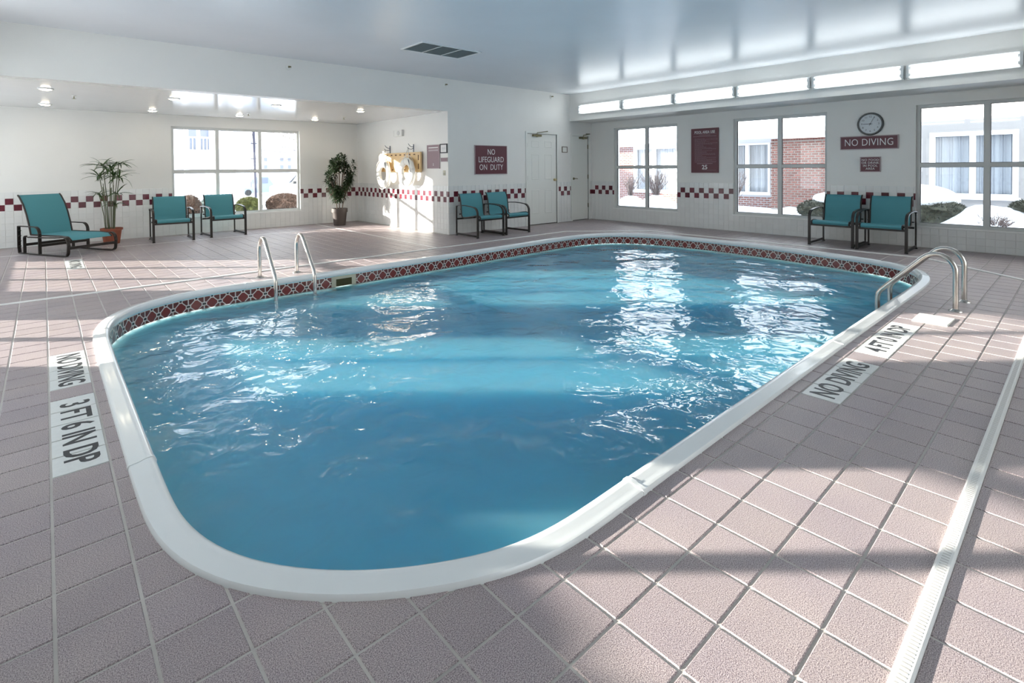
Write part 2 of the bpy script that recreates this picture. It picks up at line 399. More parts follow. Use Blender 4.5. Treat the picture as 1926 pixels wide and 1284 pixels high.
for _ in range(4):
    n_ = len(OUT); OUT = [(OUT[i-1]+OUT[i]*2+OUT[(i+1) % n_])/4 for i in range(n_)]
NO = len(OUT)
NRM = []
for i in range(NO):
    t = (OUT[(i+1) % NO]-OUT[i-1]).normalized(); NRM.append(Vector((-t.y, t.x)))   # inward for CCW
def offset(d): return [OUT[i]+NRM[i]*d for i in range(NO)]
INNER = offset(0.085)
def inside(p, poly):
    c = False; n = len(poly); x, y = p
    for i in range(n):
        a, b = poly[i], poly[i-1]
        if (a[1] > y) != (b[1] > y) and x < (b[0]-a[0])*(y-a[1])/(b[1]-a[1])+a[0]: c = not c
    return c

# ------------------------------------------------------------------ floor
cut = offset(0.04)
bm = bmesh.new()
ov = [bm.verts.new((x, y  , -0.0035)) for x, y in ((XW-.2, YS-.2), (XE+.2, YS-.2), (XE+.2, YN+.2), (XW-.2, YN+.2))]
iv = [bm.verts.new((p.x, p.y  , -0.0035)) for p in cut]
es = [bm.edges.new((ov[i], ov[(i+1) % 4])) for i in range(4)]+[bm.edges.new((iv[i], iv[(i+1) % NO])) for i in range(NO)]
bmesh.ops.triangle_fill(bm, use_beauty=True, edges=es)
for f in list(bm.faces):
    c = f.calc_center_median()
    if inside((c.x, c.y), cut): bm.faces.remove(f)
for f in bm.faces:
    if f.normal.z < 0: f.normal_flip()
me = bpy.data.meshes.new('floor'); bm.to_mesh(me); bm.free(); me.materials.append(m_grout)
floor = bpy.data.objects.new('floor', me); C.objects.link(floor); floor['kind'] = 'structure'

XL = [k*0.198 for k in range(-9, 53)]
YLn = [0.6935+0.2014*k for k in range(-14, 12)]+[2.909+0.1945*k for k in range(1, 49)]
LAB = [(0.0, 0.198, 2.9, 3.89), (0.0, 0.198, 4.07, 4.86), (0.198, 0.396, 8.92, 9.92), (3.168, 3.96, 0.89, 1.10), (4.158, 5.148, 0.89, 1.10)]
tiles = []; labs = []
G2 = 0.0045
def clip_half(poly, p0, nrm):   # keep side where (p-p0).nrm < 0
    out = []; n = len(poly)
    for i in range(n):
        a, b = poly[i], poly[(i+1) % n]; da, db = (a-p0).dot(nrm), (b-p0).dot(nrm)
        if da < 0: out.append(a)
        if (da < 0) != (db < 0): out.append(a+(b-a)*(da/(da-db)))
    return out
for i in range(len(XL)-1):
    for j in range(len(YLn)-1):
        x0, x1, y0, y1 = XL[i]+G2, XL[i+1]-G2, YLn[j]+G2, YLn[j+1]-G2
        x0 = max(x0, XW+.004); x1 = min(x1, XE-.004); y0 = max(y0, YS+.004); y1 = min(y1, YN-.004)
        if x1-x0 < .02 or y1-y0 < .02: continue
        cx, cy = (x0+x1)/2, (y0+y1)/2
        if cx > XA and cy > YL:
            continue
        if cx > XA-.2 and cy > YL-.2 and x1 > XA and y1 > YL: pass
        d = min(range(NO), key=lambda k: (OUT[k].x-cx)**2+(OUT[k].y-cy)**2)
        dist = math.hypot(OUT[d].x-cx, OUT[d].y-cy)
        poly = [Vector((x0, y0)), Vector((x1, y0)), Vector((x1, y1)), Vector((x0, y1))]
        full = True
        if dist < 0.17:
            full = False; poly = clip_half(poly, OUT[d]+NRM[d]*0.03, NRM[d])
            if len(poly) < 3: continue
            ar = abs(sum(poly[k-1].x*poly[k].y-poly[k].x*poly[k-1].y for k in range(len(poly))))/2
            if ar < 2e-4: continue
        elif inside((cx, cy), OUT): continue
        # cut at the alcove block and the lifeguard wall
        if y1 > YL and x1 > XA:
            full = False
            if cx < XA: poly = [Vector((min(p.x, XA-.003), p.y)) for p in poly]
            else: poly = [Vector((p.x, min(p.y, YL-.003))) for p in poly]
        islab = any(a-.01 <= cx <= b+.01 and c-.01 <= cy <= e+.01 for a, b, c, e in LAB)
        if abs(x1-x0-(0.198-2*G2)) > 1e-4: full = False
        ar = (x1-x0)*(y1-y0)
        (labs if islab else tiles).append((Vector((cx, cy, 0)), ar, (poly, full and not islab, round(y1-y0, 4))))
front, rest = biggest(tiles, 295)
shared = {}
for c, a, (poly, full, h) in front:
    if full:
        if h not in shared:
            w_ = 0.198-2*G2
            shared[h] = MB().prism([(-w_/2, -h/2), (w_/2, -h/2), (w_/2, h/2), (-w_/2, h/2)], -0.006, 0, 0.0025).mesh('floor_tile', m_deck)
        inst('floor_tile', shared[h], floor, c)
    else:
        MB().prism([(p.x-c.x, p.y-c.y) for p in poly], -0.006, 0, 0.0025).build('floor_tile', m_deck, floor, loc=c, fix=False)
mb = MB()
for c, a, (poly, full, h) in rest: mb.prism([(p.x, p.y) for p in poly], -0.006, 0, 0.0025)
mb.build('floor_tile_field', m_deck, floor, kind='stuff', fix=False)
# depth and no-diving label tiles set into the deck
def labset(nm, rect, label, body, rot, tx, size, scx):
    mbn = [t for t in labs if rect[0]-.01 <= t[0].x <= rect[1]+.01 and rect[2]-.01 <= t[0].y <= rect[3]+.01]
    root = empty(nm, label, 'floor marking', ((rect[0]+rect[1])/2, (rect[2]+rect[3])/2, 0))
    L = root.location
    for c, a, (poly, full, h) in mbn:
        MB().prism([(p.x-c.x, p.y-c.y) for p in poly], -0.006, 0.0006, 0.0015).build('label_tile', m_lab, root, loc=(c.x-L.x, c.y-L.y, 0), fix=False)
    text(body, size, m_black, root, (tx[0]-L.x, tx[1]-L.y, 0.0012), (0, 0, rot), sx=scx, ext=0.0004, off=0.0035)
labset('depth_marker', LAB[0], 'white tiles by the pool reading 3 FT 6 IN DP', '3 FT 6 IN DP', -math.pi/2, (0.099, 3.385), 0.175, 0.86)
labset('no_diving_marker', LAB[1], 'white tiles reading NO DIVING beyond the 3 FT 6 IN depth marker', 'NO DIVING', -math.pi/2, (0.099, 4.455), 0.175, 0.76)
labset('no_diving_marker', LAB[2], 'small far white floor tiles with black letters in front of the chaise lounge', 'NO DIVING', -math.pi/2, (0.297, 9.42), 0.17, 0.88)
labset('no_diving_marker', LAB[3], 'white tiles reading NO DIVING on the right side deck', 'NO DIVING', 0, (3.565, 0.994), 0.175, 0.78)
labset('depth_marker', LAB[4], 'white tiles reading 4 FT 0 IN DP beside the square skimmer lid', '4 FT 0 IN DP', 0, (4.65, 0.994), 0.175, 0.84)

# deck drain: octagonal strip round the pool, with slots near the camera
def strip(a, b, w_=0.045, h=0.011, slots=False, name='drain_strip', parent=None):
    a, b = Vector((*a, 0)), Vector((*b, 0)); d = (b-a); L = d.length; d.normalize(); s_ = Vector((-d.y, d.x, 0))
    prof = [(-w_/2, -0.004), (-w_/2, h*.6), (-w_/2+.006, h), (w_/2-.006, h), (w_/2, h*.6), (w_/2, -0.004)]
    mb = MB(); vs = [a+s_*u+Vector((0, 0, z)) for u, z in prof]+[b+s_*u+Vector((0, 0, z)) for u, z in prof]; n = 6
    mb.add(vs, [(i, (i+1) % n, n+(i+1) % n, n+i) for i in range(n)]+[tuple(range(n)), tuple(range(2*n-1, n-1, -1))])
    o = mb.build(name, m_drain, parent)
    if slots:
        mb = MB(); k = 0.02
        rot = Matrix((d, s_, Vector((0, 0, 1)))).transposed()
        while k < min(L, slots):
            c = a+d*k; mb.obox((c.x, c.y, h+0.0002), (0.0045, 0.020, 0.0012), rot); k += 0.0155
        mb.build('drain_slots', m_slot, o, kind='stuff')
    return o
drain = empty('deck_drain', 'white slotted drain strip running round the deck outside the pool', 'drain', (3.5, 0.31, 0))
oc = [(-1.5, 0.308), (7.85, 0.308), (8.97, 1.55), (8.97, 5.9), (7.75, 7.03), (-1.58, 7.03)]
dl_ = drain.location
def rel(p): return (p[0]-dl_.x, p[1]-dl_.y)
for i in range(5): strip(rel(oc[i]), rel(oc[i+1]), slots=(7.0 if i == 0 else False), parent=drain)
jt = empty('expansion_joint', 'thin pale joint strip between the drain and the alcove', 'joint strip', (4.72, 9.6, 0))
strip((0, -2.54), (0, 2.55), 0.035, 0.003, parent=jt, name='joint_bar'); strip((-6.2, 1.44), (-.02, 1.44), 0.035, 0.0005, parent=jt, name='joint_bar')

# ------------------------------------------------------------------ pool
pool = empty('swimming_pool', 'rounded indoor swimming pool with white coping and patterned waterline tiles', 'swimming pool', (4, 3.9, 0))
PL = pool.location
def shell():
    mb = MB(); zb = []
    vs = []; ring0 = offset(0.085); ring1 = offset(0.085); ring2 = offset(0.25)
    def zf(p): return -1.12-0.16*(min(max(p.x, .5), 8)-.5)/7.5
    for p in ring0: vs.append((p.x-PL.x, p.y-PL.y, -0.02))
    for p in ring1: vs.append((p.x-PL.x, p.y-PL.y, zf(p)+0.16))
    for p in ring2: vs.append((p.x-PL.x, p.y-PL.y, zf(p)))
    fs = []
    for k in range(2):
        for i in range(NO): j = (i+1) % NO; fs.append((k*NO+i, k*NO+j, (k+1)*NO+j, (k+1)*NO+i))
    mb.add(vs, fs); bm = bmesh.new(); me = mb.mesh('t', None); bm.from_mesh(me); bm.verts.ensure_lookup_table()
    es = [bm.edges.get((bm.verts[2*NO+i], bm.verts[2*NO+(i+1) % NO])) for i in range(NO)]
    bmesh.ops.triangle_fill(bm, use_beauty=True, edges=es)
    me2 = bpy.data.meshes.new('pool_shell'); bm.to_mesh(me2); bm.free(); me2.materials.append(m_liner)
    for p in me2.polygons: p.use_smooth = False
    o = bpy.data.objects.new('pool_shell', me2); C.objects.link(o); o.parent = pool
shell()
# coping segments: bullnose profile swept along the outline
PROF = [(0.0, -0.004), (0.0, 0.010), (0.006, 0.018), (0.020, 0.021), (0.040, 0.022), (0.062, 0.029), (0.080, 0.030), (0.094, 0.023), (0.101, 0.008), (0.101, -0.018), (0.096, -0.034), (0.082, -0.040), (0.082, -0.004)]
def nearest(x, y): return min(range(NO), key=lambda k: (OUT[k].x-x)**2+(OUT[k].y-y)**2)
jn = sorted(nearest(*p) for p in ((0.24, 2.74), (1.74, 1.165), (4.2, 1.16), (7.5, 1.2), (8.5, 3.3), (8.3, 5.7), (6.2, 6.4), (4.0, 6.38), (1.68, 6.35), (0.25, 5.3)))
for a, b in zip(jn, jn[1:]+[jn[0]+NO]):
    vs = []; m = len(PROF); cnt = b-a+1
    for k in range(a, b+1):
        i = k % NO; p, q = OUT[i], NRM[i]
        off = 0.0; tt = Vector((q.y, -q.x))
        pp = p+tt*(0.0015 if k == a else (-0.0015 if k == b else 0))
        lift = 0.0
        for u, z in PROF: r_ = pp+q*u; vs.append((r_.x-PL.x, r_.y-PL.y, z+lift))
    fs = []
    for k in range(cnt-1):
        for s_ in range(m): fs.append((k*m+s_, k*m+(s_+1) % m, (k+1)*m+(s_+1) % m, (k+1)*m+s_))
    fs.append(tuple(range(m))); fs.append(tuple(range((cnt)*m-1, (cnt-1)*m-1, -1)))
    MB().add(vs, fs).build('coping_segment', m_cop, pool, smooth=True)
for a in jn:   # raised clips where two lengths meet
    vs = []; m = len(PROF)
    for s_ in (-0.011, 0.011):
        i = a % NO; p, q = OUT[i], NRM[i]; tt = Vector((-q.y, q.x))*-1
        for u, z in PROF[:-2]+[PROF[-2]]:
            r_ = p+tt*s_+q*(0.05+(u-0.05)*1.05); vs.append((r_.x-PL.x, r_.y-PL.y, z+(0.003 if z > 0 else -0.002)))
    m = len(vs)//2
    MB().add(vs, [(s_, s_+1, m+s_+1, m+s_) for s_ in range(m-1)]+[tuple(range(m)), tuple(range(2*m-1, m-1, -1))]).build('coping_clip', m_cop, pool, smooth=True)
# waterline tiles
wl = offset(0.083); per = [0]
for i in range(NO): per.append(per[-1]+(wl[(i+1) % NO]-wl[i]).length)
TOT = per[-1]; nt = round(TOT/0.1535)
def atlen(s_):
    s_ %= TOT
    import bisect
    i = bisect.bisect_right(per, s_)-1; i = min(i, NO-1); a, b = wl[i], wl[(i+1) % NO]
    return a+(b-a)*((s_-per[i])/max(1e-9, per[i+1]-per[i]))
tw = TOT/nt-0.003
tm = bpy.data.meshes.new('waterline_tile'); h_ = 0.152
tm.from_pydata([(-tw/2, -.004, -h_/2), (tw/2, -.004, -h_/2), (tw/2, -.004, h_/2), (-tw/2, -.004, h_/2), (-tw/2, .004, -h_/2), (tw/2, .004, -h_/2), (tw/2, .004, h_/2), (-tw/2, .004, h_/2)], [],
               [(4, 7, 6, 5), (0, 1, 2, 3), (3, 2, 6, 7), (0, 4, 5, 1), (1, 5, 6, 2), (0, 3, 7, 4)])
uvl = tm.uv_layers.new(name='UVMap')
for p in tm.polygons:
    for li in p.loop_indices:
        v = tm.vertices[tm.loops[li].vertex_index].co; uvl.data[li].uv = ((v.x+tw/2)/tw, (v.z+h_/2)/h_)
tm.materials.append(m_band)
SK = (2.66, 3.00)
gap = []
for k in range(nt):
    a, b = atlen(k*TOT/nt), atlen((k+1)*TOT/nt); c = (a+b)/2
    if c.y > 5.5 and SK[0] < c.x < SK[1]: gap += [a.x, b.x]; continue
    t = (b-a).normalized(); nin = Vector((-t.y, t.x)); c = c+nin*0.004
    o = inst('waterline_tile', tm, pool, (c.x-PL.x, c.y-PL.y, -0.121), math.atan2(t.y, t.x))
rim = MB(); vs = []
for q in (0.080, 0.090):
    for p in offset(q): vs.append((p.x-PL.x, p.y-PL.y, -0.045))
rim = None
# skimmer mouth
skr = nearest(2.83, 6.4); ys = (OUT[skr]+NRM[skr]*0.083).y-PL.y-.006
sk = MB()
x0, x1 = min(gap)-.004-PL.x, max(gap)+.004-PL.x
sk.box(x0, x0+.055, ys-.012, ys+.02, -.23, -.044).box(x1-.055, x1, ys-.012, ys+.02, -.23, -.044).box(x0+.055, x1-.055, ys-.012, ys+.02, -.078, -.044).box(x0+.055, x1-.055, ys-.012, ys+.02, -.23, -.2)
sk_o = sk.build('skimmer_frame', m_plasd, pool)
MB().box(x0+.055, x1-.055, ys-.006, ys+.004, -.2, -.078).build('skimmer_throat', pr('skimmer_dark', (0.045, 0.04, 0.008), 0.7), sk_o)
# water
wv = offset(0.084); me = bpy.data.meshes.new('pool_water'); bm = bmesh.new()
ws = [bm.verts.new((p.x, p.y, -0.170)) for p in wv]; bm.faces.new(ws); wb = [bm.verts.new((p.x, p.y, -0.93)) for p in offset(0.10)]; bm.faces.new(wb[::-1])
for i in range(NO): bm.faces.new((ws[i], wb[i], wb[(i+1) % NO], ws[(i+1) % NO]))
for f in bm.faces: f.material_index = 0 if f.calc_center_median().z > -.2 else 1
bmesh.ops.triangulate(bm, faces=bm.faces); bm.to_mesh(me); bm.free(); me.materials.append(m_water); me.materials.append(m_wbody)
wo = bpy.data.objects.new('pool_water', me); C.objects.link(wo); tag(wo, 'rippled blue water filling the swimming pool', 'water', kind='stuff')

# ------------------------------------------------------------------ walls
def fillrects(u0, u1, z0, z1, ops):
    us = sorted({u0, u1, *[o[0] for o in ops], *[o[1] for o in ops]}); out = []
    for a, b in zip(us, us[1:]):
        hs = sorted([(o[2], o[3]) for o in ops if o[0] <= a and o[1] >= b]); z = z0
        for c, d in hs:
            if c > z: out.append((a, b, z, c))
            z = d
        if z < z1: out.append((a, b, z, z1))
    return out
def wallx(name, X, side, u0, u1, z0, z1, ops, th=0.22, mat=None):   # wall in a plane X=const; solid on side*
    mb = MB(); xa, xb = sorted((X, X+side*th))
    for a, b, c, d in fillrects(u0, u1, z0, z1, ops): mb.box(xa, xb, a, b, c, d)
    return struct(name, mb, mat or m_wall)
def wally(name, Y, side, u0, u1, z0, z1, ops, th=0.22, mat=None):
    mb = MB(); ya, yb = sorted((Y, Y+side*th))
    for a, b, c, d in fillrects(u0, u1, z0, z1, ops): mb.box(a, b, ya, yb, c, d)
    return struct(name, mb, mat or m_wall)
EW = [(5.95, 7.62, 0.31, 2.205), (3.08, 4.73, 0.33, 2.205), (0.20, 1.84, 0.33, 2.205)]
NW = [(1.89, 4.39, 0.35, 2.165)]
WW = [(6.05, 7.70, 0.33, 2.205), (2.95, 4.60, 0.33, 2.205), (8.95, 11.65, 0.33, 2.165)]
w_east = wallx('wall_east', XE, 1, YS-.2, YL+.22, 0, 3.1, EW)
w_west = wallx('wall_west', XW, -1, YS-.2, YN+.22, 0, 3.1, WW)
w_north = wally('wall_north', YN, 1, XW, XA+.22, 0, 3.1, NW)
DO = [(7.905, 8.855, 0, 2.04), (9.385, 9.985, 0, 2.035)]
w_life = wally('wall_back', YL, 1, XA+.0, XE, 0, 3.1, [(a, b, -1, d) for a, b, c, d in DO])
w_side = wallx('wall_alcove', XA, 1, YL+.22, YN, 0, 3.1, [], th=0.2)
SW_ADDED = [(0.6, 3.4, 0.33, 2.165), (5.0, 7.8, 0.33, 2.165)]  # unseen openings added behind the camera to brighten the room
wally('wall_south', YS, -1, XW, XE, 0, 3.1, SW_ADDED)
struct('wall_sun_block', MB().box(XA+.25, XE+.2, YL+.24, YN+.2, 0, 3.1), m_ext)  # solid mass for unseen rooms, added to stop sun passing under the roof
# header over the alcove opening, low alcove ceiling, main ceiling, soffits
struct('wall_header', MB().box(XW, XA, YL, YL+.18, ZL, 3.05), m_wall)
struct('ceiling_alcove', MB().box(XW, XA, YL+.18, YN, ZL, ZL+.03), m_aceil)
struct('ceiling', MB().box(XW-.2, XE+.2, YS-.2, YL+.25, ZC, ZC+.3), m_ceil)
struct('roof', MB().box(XW-.3, XE+.3, YS-.3, YN+.3, 3.12, 3.4), m_ext)
struct('wall_soffit_east', MB().box(XSF, XE, YS, YL, 2.37, ZC), m_wall)
struct('wall_soffit_west', MB().box(XW, -0.8, YS, YL, 2.37, ZC), m_wall)

# ---- wainscot tiles
P_ = 0.1055; ZT = 0.9405
def clip_rects(u0, u1, z0, z1, ops):
    r = []
    for a, b, c, d in fillrects(u0, u1, z0, z1, [(max(o[0], u0), min(o[1], u1), max(o[2], z0), min(o[3], z1)) for o in ops if o[0] < u1 and o[1] > u0 and o[2] < z1 and o[3] > z0]):
        if b-a > 0.008 and d-c > 0.008: r.append((a, b, c, d))
    return r
def wainscot(wall, plane, const, side, u0, u1, phase, ops, nmax=300):
    """plane 'x' or 'y'; side: direction the tiles stand proud; phase: u at which an upper dark tile starts"""
    white = []; dark = []
    k0 = math.floor((u0-phase)/P_)-1; k1 = math.ceil((u1-phase)/P_)+1
    for k in range(k0, k1):
        a, b = phase+k*P_, phase+(k+1)*P_
        a2, b2 = max(a, u0), min(b, u1)
        if b2-a2 < 0.01: continue
        for r in range(9):
            zt = ZT-r*P_; zb = max(0.0, zt-P_)
            if zt < 0.02: continue
            isd = (r == 1 and k % 2 == 0) or (r == 2 and k % 2 == 1)
            for (p, q, c, d) in clip_rects(a2, b2, zb, zt, ops):
                full = abs(q-p-P_) < 1e-6 and abs(d-c-P_) < 1e-6
                cu, cz = (p+q)/2, (c+d)/2
                ce = Vector((const, cu, cz)) if plane == 'x' else Vector((cu, const, cz))
                (dark if isd else white).append((ce, (q-p)*(d-c), (q-p, d-c, full)))
    g = 0.0016; t = 0.005
    def tile_mb(w_, h, c=Vector((0, 0, 0))):
        mb = MB(); a, b = w_/2-g, h/2-g; e = 0.0015; n0, n1, n2 = 0.0, side*(t-.0012), side*t; vs = []
        for nn, s_ in ((n0, 0), (n1, 0), (n2, e)):
            for uu, zz in ((-a+s_, -b+s_), (a-s_, -b+s_), (a-s_, b-s_), (-a+s_, b-s_)):
                vs.append((c.x+nn, c.y+uu, c.z+zz) if plane == 'x' else (c.x+uu, c.y+nn, c.z+zz))
        return mb.add(vs, [(0, 1, 5, 4), (1, 2, 6, 5), (2, 3, 7, 6), (3, 0, 4, 7), (4, 5, 9, 8), (5, 6, 10, 9), (6, 7, 11, 10), (7, 4, 8, 11), (8, 9, 10, 11)])
    for lst, nm, mt in ((dark, 'burgundy_tile', m_bt), (white, 'white_tile', m_wt)):
        fr, rs = biggest(lst, nmax)
        me = tile_mb(P_, P_).mesh(nm, mt)
        bm = bmesh.new(); bm.from_mesh(me); bmesh.ops.recalc_face_normals(bm, faces=bm.faces); bm.to_mesh(me); bm.free()
        for c, a, (w_, h, full) in fr:
            if full: inst(nm, me, wall, c)
            else: tile_mb(w_, h).build(nm, mt, wall, loc=c)
        if rs:
            mb = MB()
            for c, a, (w_, h, full) in rs: m2 = tile_mb(w_, h, c); mb.add(m2.v, m2.f)
            mb.build(nm+'_field', mt, wall, kind='stuff')
wainscot(w_east, 'x', XE, -1, YS, YL, 5.77, [(a-.0, b+.0, c-.02, d) for a, b, c, d in EW])
wainscot(w_north, 'y', YN, -1, XW, XA, 0.985, NW)
wainscot(w_life, 'y', YL, -1, XA, XE, 6.14, [(a-.05, b+.05, c, d+.05) for a, b, c, d in DO])
wainscot(w_side, 'x', XA, -1, YL, YN, 8.68, [])
wainscot(w_west, 'x', XW, 1, YS, YN, 5.77, WW, nmax=0)

# ---- windows
def window(name, plane, const, out, op, mulls, zt, deep=0.05):
    u0, u1, z0, z1 = op; root = struct(name)
    def B(mb, ua, ub, na, nb, za, zb):   # n measured from the interior face towards outside
        a, b = sorted((const+out*na, const+out*nb))
        return mb.box(a, b, ua, ub, za, zb) if plane == 'x' else mb.box(ua, ub, a, b, za, zb)
    fwid = 0.045
    f = MB(); B(f, u0, u0+fwid, deep, deep+.06, z0, z1); B(f, u1-fwid, u1, deep, deep+.06, z0, z1); B(f, u0+fwid, u1-fwid, deep, deep+.06, z1-fwid, z1); B(f, u0+fwid, u1-fwid, deep, deep+.06, z0, z0+fwid)
    f.build('window_frame', m_frame, root)
    for mu in mulls: B(MB(), mu-.034, mu+.034, deep-.005, deep+.06, z0+fwid, z1-fwid).build('mullion', m_frame, root)
    ed = [u0+fwid]+[x for mu in mulls for x in (mu-.034, mu+.034)]+[u1-fwid]
    for k in range(0, len(ed), 2):
        B(MB(), ed[k], ed[k+1], deep, deep+.058, zt-.031, zt+.031).build('transom_bar', m_frame, root)
        for za, zb in ((z0+fwid, zt-.031), (zt+.031, z1-fwid)):
            g = MB(); e = 0.006
            B(g, ed[k], ed[k]+e, deep+.02, deep+.045, za, zb); B(g, ed[k+1]-e, ed[k+1], deep+.02, deep+.045, za, zb); B(g, ed[k], ed[k+1], deep+.02, deep+.045, zb-e, zb); B(g, ed[k], ed[k+1], deep+.02, deep+.045, za, za+e)
            gk = g.build('gasket', m_gasket, root)
            pm = MB(); n = const+out*(deep+.03)
            if plane == 'x': pm.add([(n, ed[k], za), (n, ed[k+1], za), (n, ed[k+1], zb), (n, ed[k], zb)], [(0, 1, 2, 3)])
            else: pm.add([(ed[k], n, za), (ed[k+1], n, za), (ed[k+1], n, zb), (ed[k], n, zb)], [(0, 1, 2, 3)])
            pm.build('pane', m_glass, root, fix=False)
    s_ = MB(); B(s_, u0-.02, u1+.02, -.018, deep, z0-.022, z0+.004); s_.build('window_sill', m_sill, root)
    return root
window('window_1', 'y', YN, 1, NW[0], (2.71, 3.545), 1.26)
window('window_2', 'x', XE, 1, EW[0], (6.755,), 1.275)
window('window_3', 'x', XE, 1, EW[1], (3.88,), 1.275)
window('window_4', 'x', XE, 1, EW[2], (1.02,), 1.275)
window('window_5', 'x', XW, -1, WW[0], (6.87,), 1.275)
window('window_6', 'x', XW, -1, WW[1], (3.78,), 1.275)
window('window_7', 'x', XW, -1, WW[2], (9.83, 10.77), 1.26)

window('window_added_8', 'y', YS, -1, SW_ADDED[0], (1.53, 2.47), 1.26)  # this and the next window are added to let in more skylight
window('window_added_9', 'y', YS, -1, SW_ADDED[1], (5.93, 6.87), 1.26)

# ---- doors
def door(name, u0, u1, z1, panels, lever):
    root = struct(name); Y = YL
    j = MB().box(u0-.045, u0, Y-.014, Y+.12, 0, z1+.045).box(u1, u1+.045, Y-.014, Y+.12, 0, z1+.045).box(u0, u1, Y-.014, Y+.12, z1, z1+.045)
    j.build('door_frame', m_door, root)
    MB().box(u0, u1, Y+.06, Y+.1, 0, .03).build('door_gap', m_dark, root)
    a, b = u0+.004, u1-.004; sl_ = MB().box(a, b, Y+.012, Y+.05, .016, z1-.004).build('door_slab', m_door, root)
    if panels:
        W = b-a
        for (p, q) in ((.14, .42), (.58, .86)):
            for (c, d) in ((.235, .80), (1.0, 1.60), (1.72, 1.90)):
                x0, x1 = a+W*p, a+W*q; y = Y+.012
                # moulded raised panel: sunk bevel ring and raised field
                vs = []
                for dd, yy in ((0, 0), (.014, .0), (.02, -.005), (.03, -.005), (.04, -0.0015)):
                    vs += [(x0+dd, y+yy-.0005, c+dd), (x1-dd, y+yy-.0005, c+dd), (x1-dd, y+yy-.0005, d-dd), (x0+dd, y+yy-.0005, d-dd)]
                fs = [(k*4+i, k*4+(i+1) % 4, k*4+4+(i+1) % 4, k*4+4+i) for k in range(4) for i in range(4)]+[(16, 17, 18, 19)]
                MB().add(vs, fs).build('door_panel', m_door, sl_)
    # handle
    if not lever:
        h = MB().lathe([(.032, 0), (.032, -.006), (.012, -.012), (.011, -.03), (.026, -.038), (.030, -.052), (.022, -.064), (0.004, -.067)], 20, (u1-.07, Y+.012, 1.0), 'y')
        h.build('door_knob', m_brass, root, smooth=True)
    else:
        h = MB().lathe([(.030, 0), (.030, -.008), (.012, -.014), (.010, -.045)], 18, (u0+.07, Y+.012, 1.01), 'y')
        h.tube([(u0+.07, Y-.036, 1.01), (u0+.10, Y-.036, 1.012), (u0+.17, Y-.03, 1.006)], .008, 8); h.build('door_lever', m_brasso, root, smooth=True)
    # hinges
    hx = u0+.004 if not lever else u1-.004
    for z in (.35, 1.05, 1.78):
        MB().box(hx-.008, hx+.008, Y-.004, Y+.012, z-.05, z+.05).build('hinge', m_brasso, root)
    # closer: body on the slab with a folded arm to the frame
    cx = u0+.30 if not lever else u1-.20; cx2 = cx+.34 if not lever else cx+.10
    c = MB().box(cx-.13, cx+.13, Y-.035, Y+.012, z1-.065, z1-.02).lathe([(.024, z1-.075), (.024, z1-.015)], 12, (cx, Y-.02, 0)).build('door_closer', m_brasso, root)
    MB().tube([(cx, Y-.02, z1-.01), (cx, Y-.02, z1+.02), ((cx+cx2)/2-.02, Y-.20, z1+.045), (cx2, Y-.02, z1+.06)], .009, 6).build('closer_arm', m_brasso, c)
door('door_1', 7.905, 8.855, 2.04, True, False)
door('door_2', 9.385, 9.985, 2.035, False, True)

# ------------------------------------------------------------------ fluorescent fixtures on the soffits
def fixture():
    t = empty('fluorescent_fixture', 'x', 'light fixture')
    h = MB().box(-.012, 0, -.60, .60, -.105, .105).box(-.03, -.012, -.60, .60, .092, .105).box(-.03, -.012, -.60, .60, -.105, -.092)
    h.build('housing', m_house, t)
    for s_ in (-1, 1): MB().box(-.075, -.012, s_*.585-.015, s_*.585+.015, -.085, .085).build('end_cap', m_house, t)
    for z in (-.045, .045):
        MB().lathe([(.004, -.55), (.019, -.548), (.019, .548), (.004, .55)], 12, (-.045, 0, z), 'y').build('tube', m_tube, t, smooth=True)
        for s_ in (-1, 1): MB().box(-.062, -.028, s_*.562-.010, s_*.562+.010, z-.02, z+.02).build('socket', m_house, t)
    return t
fx = fixture(); first = True
names = ['fluorescent fixture at the far left end of the soffit row', 'second fluorescent fixture from the far left end of the soffit row', 'third fluorescent fixture from the far left of the soffit row',
         'fluorescent fixture on the soffit above the right half of the middle window', 'fluorescent fixture on the soffit above the wall clock', 'large bright fluorescent fixture at the right end of the soffit row']
for k in range(7):
    Yc = 7.37-1.235*k; lab_ = names[k] if k < 6 else 'fluorescent fixture on the soffit out past the right edge'
    if first: fx.location = (XSF, Yc, 2.615); fx['label'] = lab_; fx['group'] = 'fluorescent fixtures along the east soffit'; first = False
    else: dup(fx, (XSF, Yc, 2.615), 0, lab_, 'fluorescent fixtures along the east soffit')
for k in range(6):
    dup(fx, (-0.8, 6.9-1.235*k, 2.615), math.pi, 'fluorescent fixture out of view above the sunlit side windows, %s along its soffit' % ('first', 'second', 'third', 'fourth', 'fifth', 'sixth')[k], 'fluorescent fixtures along the west soffit')

# ------------------------------------------------------------------ downlights, sprinklers, vent
def downlight():
    t = empty('downlight', 'x', 'ceiling light')
    MB().lathe([(.085, 0), (.085, -.006), (.068, -.014), (.064, -.004)], 24, cap=False).build('trim_ring', m_vent, t, smooth=True)
    MB().lathe([(.062, -.012), (.045, -.022), (.01, -.026)], 20).build('lens', m_dl, t, smooth=True)
    return t
dlp = [(0.04, 9.27), (0.04, 11.41), (1.5, 9.38), (1.5, 11.48), (2.98, 9.34), (2.96, 11.50), (4.47, 11.46), (4.49, 9.28)]
dln = ['front downlight of the leftmost pair in the alcove ceiling', 'back downlight of the leftmost pair in the alcove ceiling', 'front downlight above the left teal armchairs, left of the window',
       'back downlight just left of the alcove window', 'front downlight over the middle of the alcove window', 'back downlight over the middle of the alcove window, near the sprinkler',
       'back downlight beyond the right end of the alcove window', 'front downlight nearest the life ring wall']
d0 = downlight()
